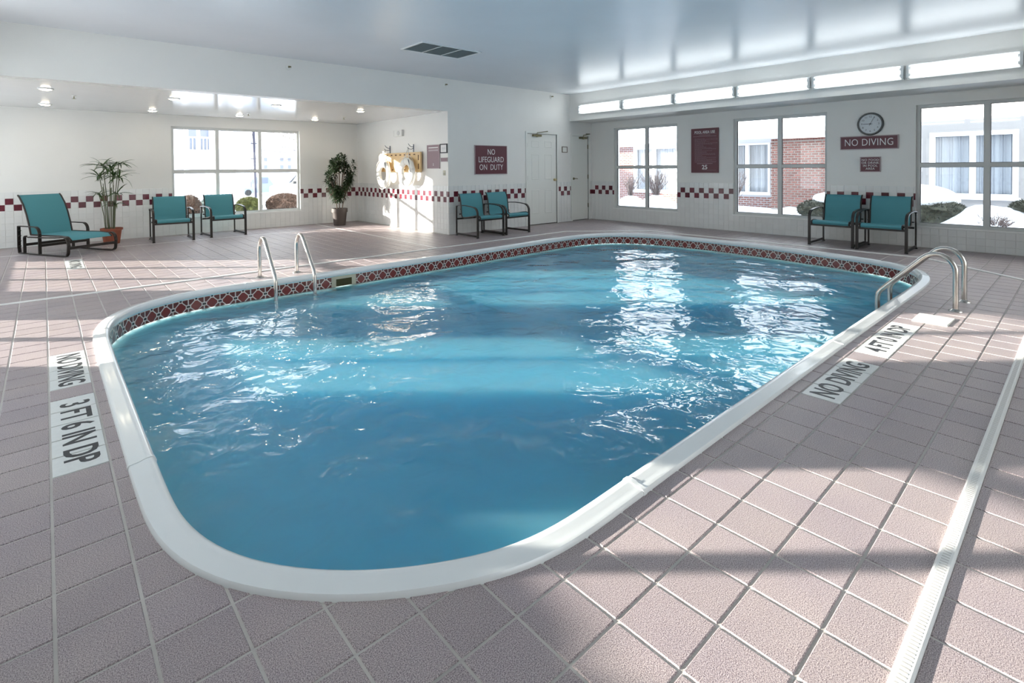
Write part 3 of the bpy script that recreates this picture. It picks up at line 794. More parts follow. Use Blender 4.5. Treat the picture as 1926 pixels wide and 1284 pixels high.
for k, (x, y) in enumerate(dlp):
    if k == 0: d0.location = (x, y, ZL); d0['label'] = dln[0]; d0['group'] = 'downlights in the alcove ceiling'
    else: dup(d0, (x, y, ZL), 0, dln[k], 'downlights in the alcove ceiling')
def sprinkler(loc, lab_, horiz=None):
    t = empty('sprinkler_head', lab_, 'sprinkler', loc)
    if horiz:
        MB().lathe([(.042, 0), (.040, -.008), (.015, -.014)], 16, (0, 0, 0), horiz).build('escutcheon', m_plas, t, smooth=True)
        MB().tube([(0, -.01, 0), (0, -.05, 0)], .010, 8).box(-.022, .022, -.058, -.05, -.008, .014).build('deflector', m_brasso, t)
    else:
        MB().lathe([(.032, 0), (.030, -.006), (.012, -.01)], 16).build('escutcheon', m_plas, t, smooth=True)
        MB().tube([(0, 0, -.01), (0, 0, -.045)], .006, 8).lathe([(.024, -.045), (.024, -.049)], 10).build('deflector', m_brasso, t)
sprinkler((2.84, YL, 2.86), 'sidewall sprinkler on the header left of the ceiling vent', 'y')
sprinkler((5.75, YL, 2.88), 'sidewall sprinkler on the header just past the alcove corner', 'y')
sprinkler((8.68, YL, 2.90), 'sidewall sprinkler high above the six panel door', 'y')
sprinkler((2.99, 11.0, ZL), 'pendent sprinkler in the alcove ceiling above the window')
sprinkler((0.35, 9.9, ZL), 'pendent sprinkler near the left end of the alcove ceiling')
sprinkler((4.75, 10.6, ZL), 'pendent sprinkler near the life ring wall in the alcove')
v = empty('ceiling_vent', 'white three section air vent in the grey ceiling', 'vent', (4.34, 6.34, ZC))
MB().box(-.51, .51, -.29, -.262, -.012, 0).box(-.51, .51, .262, .29, -.012, 0).box(-.51, -.482, -.262, .262, -.012, 0).box(.482, .51, -.262, .262, -.012, 0).build('vent_frame', m_vent, v)
for x in (-.165, .165): MB().box(x-.009, x+.009, -.262, .262, -.011, 0).build('divider', m_vent, v)
MB().box(-.482, .482, -.262, .262, -.002, -.001).build('backing', pr('vent_dark', (0.36, 0.40, 0.40), 0.8), v)
for s0, s1 in ((-.482, -.174), (-.156, .156), (.174, .482)):
    lm = MB()
    for k in range(17):
        y = -.25+k*.031; lm.obox(((s0+s1)/2, y, -.006), (s1-s0, .022, .0015), Matrix.Rotation(0.45, 3, 'X'))
    lm.build('louvre_panel', m_louv, v)

# ------------------------------------------------------------------ signs
def sign_e(name, label, cat, y0, y1, z0, z1, base=m_sign, edge=m_signfr, e=0.012):
    r = empty(name, label, cat, (XE-.006, (y0+y1)/2, (z0+z1)/2)); hy, hz = (y1-y0)/2, (z1-z0)/2
    MB().box(-.014, .006, -hy, hy, -hz, hz).build('panel', base, r)
    MB().box(-.018, .0, -hy-e, -hy, -hz-e, hz+e).box(-.018, .0, hy, hy+e, -hz-e, hz+e).box(-.018, .0, -hy, hy, hz, hz+e).box(-.018, .0, -hy, hy, -hz-e, -hz).build('edging', edge, r)
    return r
s = sign_e('no_diving_sign', 'long burgundy sign reading NO DIVING under the clock', 'sign', 2.07, 2.86, 1.553, 1.752)
text('NO DIVING', 0.165, m_white, s, (-.016, 0, 0), R_EAST, sx=0.77, space=1.05, off=-0.001)
s = sign_e('no_food_sign', 'small burgundy sign reading NO FOOD OR DRINK IN POOL AREA', 'sign', 2.305, 2.57, 1.18, 1.405)
text('NO FOOD\nOR DRINK\nIN POOL\nAREA', 0.050, m_white, s, (-.016, 0, 0), R_EAST, sx=0.98, space=1.08)
s = sign_e('pool_rules_sign', 'tall burgundy sign headed POOL AREA USE between two windows', 'sign', 5.03, 5.61, 1.155, 2.055, edge=m_sign, e=.006)
text('POOL AREA USE', 0.078, m_white, s, (-.0155, 0, .375), R_EAST, sx=0.78, off=0.001)
text('25', 0.125, m_white, s, (-.0155, 0, -.345), R_EAST, off=0.002)
ln = MB(); z = .335; lr = random.Random(3)
ln.box(-.0155, -.014, -.25, .25, .338, .341)
for k, (a, b, t_) in enumerate([(-.12, .12, .006), (-.25, .25, .007)]): ln.box(-.0155, -.014, a, b, .315-k*.026, .315-k*.026+t_)
for k in range(26):
    z = .245-k*.0195; x = .22; end = lr.choice((.06, .0, -.04, -.1, -.15, -.2, -.24))
    while x > end:
        wd = lr.uniform(.012, .045); ln.box(-.0155, -.014, x-wd, x, z, z+.0045); x -= wd+.008
ln.box(-.0155, -.014, -.17, .17, -.272, -.262).box(-.0155, -.014, -.24, .04, -.405, -.402)
ln.build('printed_lines', pr('faint_print', (0.36, 0.25, 0.27), 0.6), s)
r = empty('no_lifeguard_sign', 'square burgundy sign reading NO LIFEGUARD ON DUTY', 'sign', (6.875, YL, 1.45))
MB().box(-.42, .42, -.014, 0, -.285, .285).build('panel', m_sign, r)
MB().box(-.434, -.42, -.018, 0, -.297, .297).box(.42, .434, -.018, 0, -.297, .297).box(-.42, .42, -.018, 0, .285, .297).box(-.42, .42, -.018, 0, -.297, -.285).build('edging', m_signfr, r)
text('NO\nLIFEGUARD\nON  DUTY', 0.165, m_white, r, (0, -.016, 0.0), R_NORTH, sx=0.80, space=1.0, off=-0.001)
# side wall plaques
def sign_a(name, label, cat, y0, y1, z0, z1, base, edge, e=.01, d=.012):
    r = empty(name, label, cat, (XA, (y0+y1)/2, (z0+z1)/2)); hy, hz = (y1-y0)/2, (z1-z0)/2
    MB().box(-d, 0, -hy, hy, -hz, hz).build('panel', base, r)
    MB().box(-d-.004, 0, -hy-e, -hy, -hz-e, hz+e).box(-d-.004, 0, hy, hy+e, -hz-e, hz+e).box(-d-.004, 0, -hy, hy, hz, hz+e).box(-d-.004, 0, -hy, hy, -hz-e, -hz).build('edging', edge, r)
    return r
s = sign_a('rules_plaque', 'pale burgundy rules plaque right of the life rings', 'sign', 8.58, 9.01, 1.29, 1.745, m_signp, m_signfr)
MB().box(-.0135, -.012, -.17, .17, .17, .19).box(-.0135, -.012, -.17, .17, .135, .14).box(-.0135, -.012, -.17, .17, .115, .12).build('printed_lines', m_white, s)
text('5', .07, m_white, s, (-.0135, 0, -.16), R_EAST)
s = sign_a('framed_certificate', 'dark framed white notice by the alcove corner', 'framed notice', 8.335, 8.53, 1.60, 1.74, m_white, m_black, e=.022, d=.014)
MB().box(-.0155, -.014, -.06, .06, .02, .024).box(-.0155, -.014, -.06, .06, -.005, -.001).box(-.0155, -.014, -.04, .06, -.03, -.026).build('printed_lines', m_hook, s)
sign_a('small_plaque', 'small blank pale burgundy plaque under the framed notice', 'sign', 8.32, 8.52, 1.42, 1.485, m_signp, m_signfr, e=.006)
s = sign_a('switch_plate', 'cream switch plate low on the corner of the life ring wall', 'switch', 8.395, 8.455, 1.15, 1.24, m_plasd, m_plasd, e=.003, d=.006)
MB().box(-.014, -.006, -.008, .008, -.014, .014).build('toggle', m_plas, s)
s = sign_a('alarm_speaker_box', 'white square box high on the life ring wall', 'wall box', 9.95, 10.28, 1.99, 2.12, m_plas, m_plas, e=.004, d=.05)
MB().lathe([(.05, 0), (.048, -.012), (.02, -.016)], 18, (-.05, -.02, 0), 'x').build('grille', m_wgrout, s, smooth=True)
r = empty('door_notice_frame', 'small brown framed plate between the two doors', 'framed notice', (9.12, YL, 1.70))
MB().box(-.075, .075, -.008, 0, -.055, .055).build('plate', m_plas, r)
MB().box(-.092, -.075, -.014, 0, -.07, .07).box(.075, .092, -.014, 0, -.07, .07).box(-.075, .075, -.014, 0, .055, .07).box(-.075, .075, -.014, 0, -.07, -.055).build('frame', pr('brown_frame', (0.16, 0.12, 0.09), 0.5), r)

# clock
ck = empty('wall_clock', 'round black rimmed wall clock above the NO DIVING sign', 'clock', (XE-.002, 2.44, 1.955))
MB().lathe([(.185, 0), (.188, -.02), (.178, -.038), (.160, -.038), (.156, -.022)], 48, (0, 0, 0), 'x', cap=False).build('rim', m_clockr, ck, smooth=True)
MB().lathe([(.162, -.004), (.162, -.02)], 48, (0, 0, 0), 'x').build('face', m_clock, ck)
for k in range(12):
    a = math.radians(30*((k+1))); text(str(k+1), .042, m_black, ck, (-.0215, -math.sin(a)*.118, math.cos(a)*.118), R_EAST, name='numeral', ext=.0005)
def hand(a, L, wd, nm):
    a = math.radians(a); d = Vector((0, -math.sin(a), math.cos(a))); n = Vector((0, math.cos(a), math.sin(a)))
    c = d*(L/2-.015); MB().obox((-.024, c.y, c.z), (.0015, wd, L+.03), Matrix(((1, 0, 0), (0, n.y, d.y), (0, n.z, d.z)))).build(nm, m_black, ck)
hand(270, .100, .007, 'hour_hand'); hand(27, .135, .005, 'minute_hand')
MB().lathe([(.010, -.02), (.010, -.028)], 12, (0, 0, 0), 'x').build('hub', m_black, ck)

# ------------------------------------------------------------------ rescue gear on the alcove side wall
bd = empty('spine_board', 'tan rescue backboard with hand slots hung sideways behind the life rings', 'rescue board', (XA-.065, 10.05, 1.42))
pts = [(-.88, -.205), (.80, -.205), (.88, -.15), (.88, .15), (.80, .205), (-.88, .205)]
vs = [(-.02, y, z) for y, z in pts]+[(.02, y, z) for y, z in pts]; n = 6
MB().add(vs, [tuple(range(n))[::-1], tuple(range(n, 2*n))]+[(i, (i+1) % n, n+(i+1) % n, n+i) for i in range(n)]).build('board', m_board, bd)
for k in range(8):
    y = -.66+k*.19; MB().box(-.0235, -.019, y-.035, y+.035, .145, .17).build('hand_slot', m_slotd, bd)
for k in range(5):
    y = -.5+k*.25; MB().box(-.0235, -.019, y-.03, y+.03, -.175, -.15).build('hand_slot', m_slotd, bd)
for z in (-.09, .09): MB().box(-.0235, -.019, -.83, -.80, z-.055, z+.055).build('hand_slot', m_slotd, bd)
for y in (-.5, .0, .5): MB().box(.02, .063, y-.03, y+.03, -.03, .03).build('wall_bracket', m_hook, bd)
def ring(yc, zc, label, tilt):
    t = empty('life_ring', label, 'life ring', (XA-.165, yc, zc)); n = 48; m = 14; vs = []; R, rr = .225, .078
    for i in range(n):
        a = 2*math.pi*i/n
        for k in range(m):
            b = 2*math.pi*k/m; q = R+rr*math.cos(b)*1.0; vs.append((rr*.62*math.sin(b), q*math.cos(a), q*math.sin(a)))
    fs = [(i*m+k, i*m+(k+1) % m, ((i+1) % n)*m+(k+1) % m, ((i+1) % n)*m+k) for i in range(n) for k in range(m)]
    MB().add(vs, fs).build('ring_body', m_ring, t, smooth=True)
    # grab line looped outside the ring, fixed at four bands
    pts = []
    for i in range(96):
        a = 2*math.pi*i/96; s_ = abs(math.sin(2*a+0.4)); q = R+rr+.006+.05*s_; pts.append((-.01, q*math.cos(a), q*math.sin(a)))
    MB().tube(pts, .006, 6, closed=True).build('grab_line', m_rope, t, smooth=True)
    for k in range(4):
        a = math.pi/2*k-0.2+math.pi; vs = []
        for da in (-.07, .07):
            for i in range(m):
                b = 2*math.pi*i/m; q = R+rr*1.05*math.cos(b); vs.append((rr*.66*math.sin(b), q*math.cos(a+da), q*math.sin(a+da)))
        MB().add(vs, [(i, (i+1) % m, m+(i+1) % m, m+i) for i in range(m)]).build('band', m_rope, t, smooth=True)
    # hanging rope up to the hook
    MB().tube([(0, -.10, R+rr*.4), (.03, -.03, .42), (.05, 0, 1.73-zc), (.03, .04, .42), (0, .12, R+rr*.3)], .007, 6).build('hanging_rope', m_rope, t, smooth=True)
    MB().tube([(-.045, -.14, .26), (-.04, -.2, .12), (-.045, -.24, .0)], .009, 6).build('rope_coil', m_hook, t, smooth=True)
    return t
ring(10.56, 1.165, 'left white life ring hanging on the alcove side wall', 0)
ring(9.57, 1.215, 'right white life ring hanging on the alcove side wall', 0)
for y, lb in ((10.55, 'blue grey coat hook above the left life ring'), (9.55, 'blue grey coat hook above the right life ring')):
    h = empty('wall_hook', lb, 'hook', (XA, y, 1.72))
    MB().box(-.008, 0, -.014, .014, -.10, .075).build('hook_plate', m_hook, h)
    MB().tube([(-.008, 0, .02), (-.05, .0, .02), (-.10, .0, .045), (-.13, 0, .085)], .006, 6).tube([(-.008, 0, -.01), (-.06, 0, -.03), (-.13, 0, -.02), (-.15, 0, .01)], .006, 6).build('hook_prong', m_hook, h, smooth=True)

# ------------------------------------------------------------------ ladders
def arc_path(base_y, dirn, pts): return pts
def ladder(nm, label, X1, X2, ybase, sg, ywater, rot_flange=0):
    t = empty(nm, label, 'pool ladder', ((X1+X2)/2, ybase, 0))
    def path():
        P = [(0, 0), (0, .12), (0, .24), (0, .335)]
        n = 9
        for k in range(1, n+1):
            a = math.pi*k/n*0.74; P.append((.135*(1-math.cos(a)), .335+.150*math.sin(a)))
        # straight slope
        yl, zl = P[-1]; ye = abs(ywater-ybase)
        for k in range(1, 5): P.append((yl+(ye-.03-yl)*k/4, zl+(.10-zl)*k/4))
        P.append((ye-.008, .065)); P.append((ye, .03)); P.append((ye, -.15)); P.append((ye, -.45)); P.append((ye, -.85))
        return P
    for X in (X1, X2):
        x = X-(X1+X2)/2
        MB().tube([(x, sg*a, b) for a, b in path()], .021, 14).build('rail', m_steel, t, smooth=True)
        MB().lathe([(.052, 0), (.050, .005), (.028, .014), (.022, .022)], 24, (x, 0, 0)).build('escutcheon', m_steel, t, smooth=True)
    ye = abs(ywater-ybase)
    for k in range(3):
        z = -.20-.26*k
        MB().box(-(X2-X1)/2, (X2-X1)/2, sg*ye-.045, sg*ye+.045, z-.02, z+.005).build('step', m_step, t)
    return t
ladder('pool_ladder', 'stainless steel pool ladder on the far side by the alcove', 1.90, 2.335, 6.64, -1, 6.06)
ladder('pool_ladder', 'stainless steel pool ladder at the right end of the near side', 5.92, 6.38, 0.79, 1, 1.365)
# skimmer lid
ld = empty('skimmer_lid', 'square off white skimmer lid set in the deck beside the ladder', 'skimmer lid', (5.45, .872, 0))
MB().prism([(-.145, -.115), (.145, -.125), (.145, .115), (-.145, .115)], -.004, .010, .004).build('lid', pr('lid_plastic', (0.80, 0.78, 0.72), 0.45), ld)
MB().lathe([(.014, .010), (.014, .012)], 12).build('finger_hole', m_wgrout, ld)

# ------------------------------------------------------------------ seating
def arcp(cy, cz, r, a0, a1, n=7):
    return [(cy+r*math.cos(math.radians(a0+(a1-a0)*k/n)), cz+r*math.sin(math.radians(a0+(a1-a0)*k/n))) for k in range(n+1)]
def armchair():
    t = empty('sling_armchair', 'x', 'chair')
    for s_ in (-1, 1):
        xo = s_*.305; w2 = .019
        # front leg sweeping up into the arm (front is -Y)
        leg = [(-.33, .0), (-.33, .20), (-.33, .40)]+arcp(-.21, .44, .12, 180, 100, 7)
        MB().bar(leg, xo-w2, xo+w2, .022).build('front_leg', m_bronze, t)
        arm = [leg[-1], (-.10, .575), (.05, .583), (.20, .578)]+arcp(.30, .535, .035, 100, 20, 4)
        MB().bar(arm, xo-w2, xo+w2, .014).build('armrest', m_bronze, t)
        MB().bar([arm[-1], (.337, .50), (.337, .25), (.337, .0)], xo-.011, xo+.011, .020).build('rear_leg', m_bronze, t)
        MB().bar([(-.32, .035), (.33, .035)], xo-.010, xo+.010, .035).build('runner', m_bronze, t)
        for y in (-.33, .337): MB().box(xo-.021, xo+.021, y-.014, y+.014, 0, .012).build('foot_cap', m_rub, t)
    seat = [(-.345, .345), (-.36, .372), (-.345, .396), (-.30, .405), (-.20, .398), (-.05, .372), (.08, .352), (.16, .345)]
    back = [(.16, .345), (.205, .352), (.228, .385), (.236, .45), (.245, .55), (.262, .66), (.290, .745), (.318, .785), (.335, .79)]
    for s_ in (-1, 1):
        x = s_*.262; MB().tube([(x, a, b) for a, b in seat+back[1:]], .012, 8).build('side_rail', m_bronze, t, smooth=True)
    MB().bar(seat, -.255, .255, .005).build('seat', m_teal, t, smooth=True)
    MB().bar(back, -.255, .255, .005).build('backrest', m_teal, t, smooth=True)
    MB().box(-.287, .287, -.345, -.315, .315, .352).build('front_crossbar', m_bronze, t)
    MB().tube([(-.262, .264, .50), (.262, .264, .50)], .010, 8).build('back_crossbar', m_bronze, t)
    MB().box(-.287, .287, .325, .345, .30, .33).build('rear_crossbar', m_bronze, t)
    for s_ in (-1, 1): MB().box(min(s_*.262, s_*.30), max(s_*.262, s_*.30), -.20, -.17, .37, .39).box(min(s_*.262, s_*.30), max(s_*.262, s_*.30), .24, .26, .40, .42).build('bracket', m_bronze, t)
    return t
ch = armchair()
G_ = 'teal sling armchairs'
seats = [(1.755, 11.43, 0, 'teal armchair nearer the tall palm plant, left of the alcove pair'),
         (2.645, 11.55, 0, 'brightly backlit teal armchair in front of the alcove window'),
         (6.17, 7.79, 0, 'teal armchair nearest the alcove corner under the NO LIFEGUARD sign'),
         (6.85, 7.80, 0, 'teal armchair next to the white six panel door'),
         (9.57, 2.76, -math.pi/2, 'left teal armchair of the pair under the wall clock'),
         (9.54, 2.09, -math.pi/2, 'right teal armchair under the clock, against the large right window')]
rr_ = [math.radians(-3), math.radians(3), math.radians(-1), math.radians(1), 0, math.radians(1)]
for k, (x, y, rz, lb) in enumerate(seats):
    if k == 0: ch.location = (x, y, 0); ch.rotation_euler = (0, 0, rz+rr_[0]); ch['label'] = lb; ch['group'] = G_
    else: dup(ch, (x, y, 0), rz+rr_[k], lb, G_)

def chaise():
    t = empty('chaise_lounge', 'teal sling chaise lounge with raised back by the alcove wall', 'chaise lounge', (.275, 10.85, 0), math.radians(28.4))
    for s_ in (-1, 1):
        x = s_*.335; w2 = .020
        fr = [(.585, .02), (.30, .015), (-.10, .015), (-.50, .015)]+arcp(-.50, .09, .075, -90, -180, 6)+[(-.585, .18)]+arcp(-.48, .20, .10, 180, 95, 6)+[(-.30, .285), (.0, .275), (.36, .272)]
        MB().bar(fr, x-w2, x+w2, .016).build('side_frame', m_bronze, t)
        arm = [(.585, .02), (.60, .10), (.60, .30), (.60, .435)]
        MB().bar(arm, x-w2, x+w2, .020).build('rear_post', m_bronze, t)
        MB().bar([(.60, .435), (.40, .437), (.20, .435)]+arcp(.20, .325, .11, 90, 175, 7)[1:], x-w2, x+w2, .014).build('armrest', m_bronze, t)
        MB().bar([(.09, .335), (.09, .18), (.09, .02)], x-w2, x+w2, .018).build('leg', m_bronze, t)
        MB().bar([(.46, .02), (.46, .24)]+arcp(.42, .245, .04, 0, 85, 4), x-w2*.9, x+w2*.9, .018).build('leg', m_bronze, t)
        nt_ = MB()
        for z in (.12, .20, .28, .36): nt_.box(x-.015, x+.015, .565, .60, z, z+.012)
        nt_.build('notched_rack', m_bronze, t)
        MB().tube([(s_*.285, .40, .30), (s_*.285, .44, .45), (s_*.285, .50, .62), (s_*.285, .575, .77), (s_*.285, .66, .88), (s_*.285, .70, .915)], .013, 8).build('back_rail', m_bronze, t, smooth=True)
        MB().tube([(s_*.285, .40, .30), (s_*.285, .1, .30), (s_*.285, -.30, .305), (s_*.285, -.50, .295), (s_*.285, -.56, .25)], .013, 8).build('seat_rail', m_bronze, t, smooth=True)
    MB().bar([(.40, .30), (.44, .45), (.50, .62), (.575, .77), (.66, .88), (.70, .915)], -.28, .28, .005).build('backrest', m_teal, t, smooth=True)
    MB().bar([(.39, .30), (.1, .298), (-.30, .305), (-.50, .295), (-.56, .25)], -.28, .28, .005).build('seat', m_teal, t, smooth=True)
    for y, z in ((.46, .15), (.09, .15), (-.578, .14)): MB().box(-.33, .33, y-.012, y+.012, z-.02, z+.02).build('crossbar', m_bronze, t)
    MB().tube([(-.285, .56, .74), (-.2, .60, .5), (-.2, .60, .42)], .009, 6).tube([(.285, .56, .74), (.2, .60, .5), (.2, .60, .42), (-.2, .60, .42)], .009, 6).build('back_support', m_bronze, t)
chaise()

# ------------------------------------------------------------------ plants
def leafmesh(L, w_, droop, name, mat, n=5):
    vs = []; fs = []
    for k in range(n+1):
        t = k/n; x = L*t*(1-.10*t); z = L*(.35*t-droop*t*t); ww = w_*math.sin(math.pi*min(.97, .10+.88*t))**.8/2
        vs += [(x, -ww, z+ww*.35), (x, 0, z), (x, ww, z+ww*.35)]
    for k in range(n):
        a = k*3; fs += [(a, a+3, a+4, a+1), (a+1, a+4, a+5, a+2)]
    return MB().add(vs, fs).mesh(name, mat, True)
def pot(root, rim, base, h, mat, lip=.035):
    MB().lathe([(base, 0), (rim-.018, h-lip), (rim, h-lip), (rim, h), (rim-.014, h), (rim-.03, h-.05)], 28, cap=False).lathe([(base, .002), (0.01, .002)], 28, cap=False).build('pot', mat, root, smooth=True)
    MB().lathe([(rim-.027, h-.04), (.005, h-.03)], 24, cap=False).build('soil', m_soil, root)
p1 = empty('potted_umbrella_palm', 'tall spiky umbrella palm in a terracotta pot behind the chaise', 'potted plant', (.88, 11.62, 0))
pot(p1, .165, .115, .275, m_terra)
lm = [leafmesh(L*1.1, .030, d, 'leaf', m_leaf) for L, d in ((.30, .35), (.27, .55), (.24, .8), (.32, .5))]
lr = random.Random(11)
# crowns: (dx along image right, dy toward the camera, z)
irt = Vector((.743, -.669)); crowns = [(-.10, 0, 1.37, 17), (.14, .04, 1.40, 15), (-.13, .03, 1.18, 14), (.02, -.03, 1.20, 15), (.12, .0, 1.16, 12), (-.16, .0, .86, 12), (.10, .03, .88, 13), (.09, .05, .68, 9), (0.02, 0.03, 1.32, 12)]
for k, (a, b, z, nl) in enumerate(crowns):
    a *= 1.3; c = irt*a+Vector((irt.y, -irt.x))*b
    bx, by = irt.x*(a*.35)+lr.uniform(-.03, .03), irt.y*(a*.35)+lr.uniform(-.03, .03)
    MB().tube([(bx, by, .24), (bx*.8+c.x*.2, by*.8+c.y*.2, .24+(z-.24)*.4), (bx*.3+c.x*.7, by*.3+c.y*.7, .24+(z-.24)*.8), (c.x, c.y, z)], .0065, 6).build('stem', m_stem, p1, smooth=True)
    for q in range(nl):
        az = 2*math.pi*q/nl+lr.uniform(-.25, .25); el = lr.uniform(-.25, .75)
        o = inst('leaf', lr.choice(lm), p1, (c.x, c.y, z)); o.rotation_euler = (lr.uniform(-.3, .3), -el, az); s_ = lr.uniform(.75, 1.15)*(.8 if z < .9 else 1); o.scale = (s_, s_, s_)
for k in range(9):
    bx, by = lr.uniform(-.06, .06), lr.uniform(-.06, .06)
    MB().tube([(bx, by, .24), (bx*1.4, by*1.4, .6), (bx*2.2, by*2.2, lr.uniform(.9, 1.15))], .0055, 5).build('stem', m_stem, p1, smooth=True)
p2 = empty('potted_bushy_plant', 'bushy dark green plant in a square shouldered brown pot in the alcove corner', 'potted plant', (5.02, 11.50, 0))
pot(p2, .178, .128, .39, m_potb, .085)
lr = random.Random(5)
def rosette(mb, c, d, n, L):
    L *= 1.15; d = d.normalized(); a = d.orthogonal().normalized(); b = d.cross(a)
    for q in range(n):
        t = q/n; az = q*2.4; dirv = (a*math.cos(az)+b*math.sin(az)); out = (dirv*(.95)+d*(.9-1.3*(1-t))).normalized()
        base = c-d*(.16*(1-t)); side = out.cross(d).normalized(); l = L*lr.uniform(.75, 1.1)
        m1 = base+out*l*.5+Vector((0, 0, .008)); m2 = base+out*l-Vector((0, 0, l*.22)); wd = l*.13
        mb.add([base, m1+side*wd, m1-side*wd, m2], [(0, 1, 2), (1, 3, 2)])
stems2 = [(-.075, .0, .40, [(-.16, .0, .75), (-.15, 0, 1.05)]), (.09, .0, .40, [(.17, .0, .80), (.2, 0, 1.1)]), (0, .03, .40, [(.02, .03, .6), (.0, .03, .75)])]
for a, b, z, pp in stems2:
    pts = [(irt.x*a*.7, irt.y*a*.7, .35), (irt.x*a*.85, irt.y*a*.85, .48)]+[(irt.x*x_, irt.y*x_, z_) for x_, y_, z_ in pp]
    MB().tube(pts, .011, 7).build('stem', m_bark, p2, smooth=True)
heads = []
for k in range(58):
    # ring-shaped bushy crown, open in the middle
    t = lr.uniform(0, 2*math.pi); rx, rz = .24+lr.uniform(-.07, .05), .37+lr.uniform(-.1, .08); heads.append((rx*math.cos(t), lr.uniform(-.14, .14), 1.13+rz*math.sin(t)))
heads += [(.06, 0, 1.62), (.13, .03, 1.58), (.0, .0, 1.58), (.33, .0, 1.45), (.36, 0, 1.3), (.30, .05, 1.18), (-.02, -.08, .78), (.05, -.05, .72), (-.08, .0, .80), (.10, .02, .82), (.0, -.1, .88), (.26, 0, 1.02), (-.28, 0, 1.0)]
for k, (a, b, z) in enumerate(heads):
    c = Vector((irt.x*a-irt.y*b*-1*.0+(-.669)*b*1.0*-1, irt.y*a+.743*b, z)); mb = MB()
    rosette(mb, c, Vector((c.x*.8, c.y*.8, .55+lr.uniform(-.1, .3))), 26, .125)
    mb.build('leaf_cluster', m_leafd, p2, kind='stuff', fix=False)
    if k % 3 == 0: MB().tube([(irt.x*a*.4, irt.y*a*.4, .75 if z > .9 else .5), (c.x*.8, c.y*.8, z-.2), (c.x, c.y, z-.02)], .007, 5).build('stem', m_bark, p2)

# ------------------------------------------------------------------ outside
def hfield(name, x0, x1, y0, y1, nx, ny, fn, mat, label=None):
    vs = [(x0+(x1-x0)*i/nx, y0+(y1-y0)*j/ny, fn(x0+(x1-x0)*i/nx, y0+(y1-y0)*j/ny)) for j in range(ny+1) for i in range(nx+1)]
    fs = [(j*(nx+1)+i, j*(nx+1)+i+1, (j+1)*(nx+1)+i+1, (j+1)*(nx+1)+i) for j in range(ny) for i in range(nx)]
    o = MB().add(vs, fs).build(name, mat, smooth=True, fix=False); o['kind'] = 'structure'; return o
def hump(x, y, cx, cy, h, rx, ry): return h*math.exp(-((x-cx)/rx)**2-((y-cy)/ry)**2)
def fe(x, y):
    z = .12+.03*noise.noise(Vector((x*.8, y*.8, 0)))
    z += hump(x, y, 13.4, 9.5, .30, .6, .35)+hump(x, y, 13.2, 8.45, .34, .6, .45)+hump(x, y, 13.3, 4.85, .18, .6, .35)+hump(x, y, 12.2, 1.35, .42, .8, .45)+hump(x, y, 13, .75, .35, .8, .5)+hump(x, y, 11.3, .9, .08, .4, .8)
    return z
hfield('ground_courtyard', XE+.2, 15.2, -6, 16, 40, 170, fe, m_snow)
def fn_(x, y):
    z = .10+.03*noise.noise(Vector((x*.5, y*.5, 3)))
    z += hump(x, y, 4.3, 15.2, .42, 1.0, .6)+hump(x, y, 5.6, 15.0, .38, .9, .6)
    return z
hfield('ground_north', -30, 90, YN+.2, 120, 240, 200, fn_, m_snow)
hfield('ground_south', XW-.2, 40, -40, YS-.2, 20, 20, lambda x, y: .05, m_snow)
hfield('ground_west', -60, XW-.2, -40, YN+.2, 30, 30, lambda x, y: .05, m_snow)

# building across the courtyard
bl = empty('brick_building', 'brick and beige building wing with white windows across the snowy courtyard', 'building', (14.5, 5.0, 0))
BL = Vector((14.5, 5.0, 0))
def bb(mb, x0, x1, y0, y1, z0, z1): return mb.box(x0-BL.x, x1-BL.x, y0-BL.y, y1-BL.y, z0, z1)
# beige wall section with window opening, right part
mbw = MB()
for a, b, c, d in fillrects(.90, 4.38, 0, 5.2, [(.98, 2.39, .57, 1.97)]): bb(mbw, 14.5, 14.9, a, b, c, d)
mbw.build('stucco_wall', m_stucco, bl)
bb(MB(), 14.53, 15.0, 4.38, 5.76, 0, 1.98).build('mortar_wall', m_mortar, bl)
bb(MB(), 14.53, 14.9, -1.0, .9, 0, 1.98).build('mortar_wall', m_mortar, bl)
bb(MB(), 14.5, 14.9, -1.0, .9, 1.98, 5.2).build('stucco_wall', m_stucco, bl)
mbw = MB()
for a, b, c, d in fillrects(5.76, 11.3, 0, 2.05, [(5.98, 6.98, .49, 1.92), (8.8, 10.45, .46, 1.92)]): bb(mbw, 15.03, 15.3, a, b, c, d)
mbw.build('white_wall', m_siding, bl)
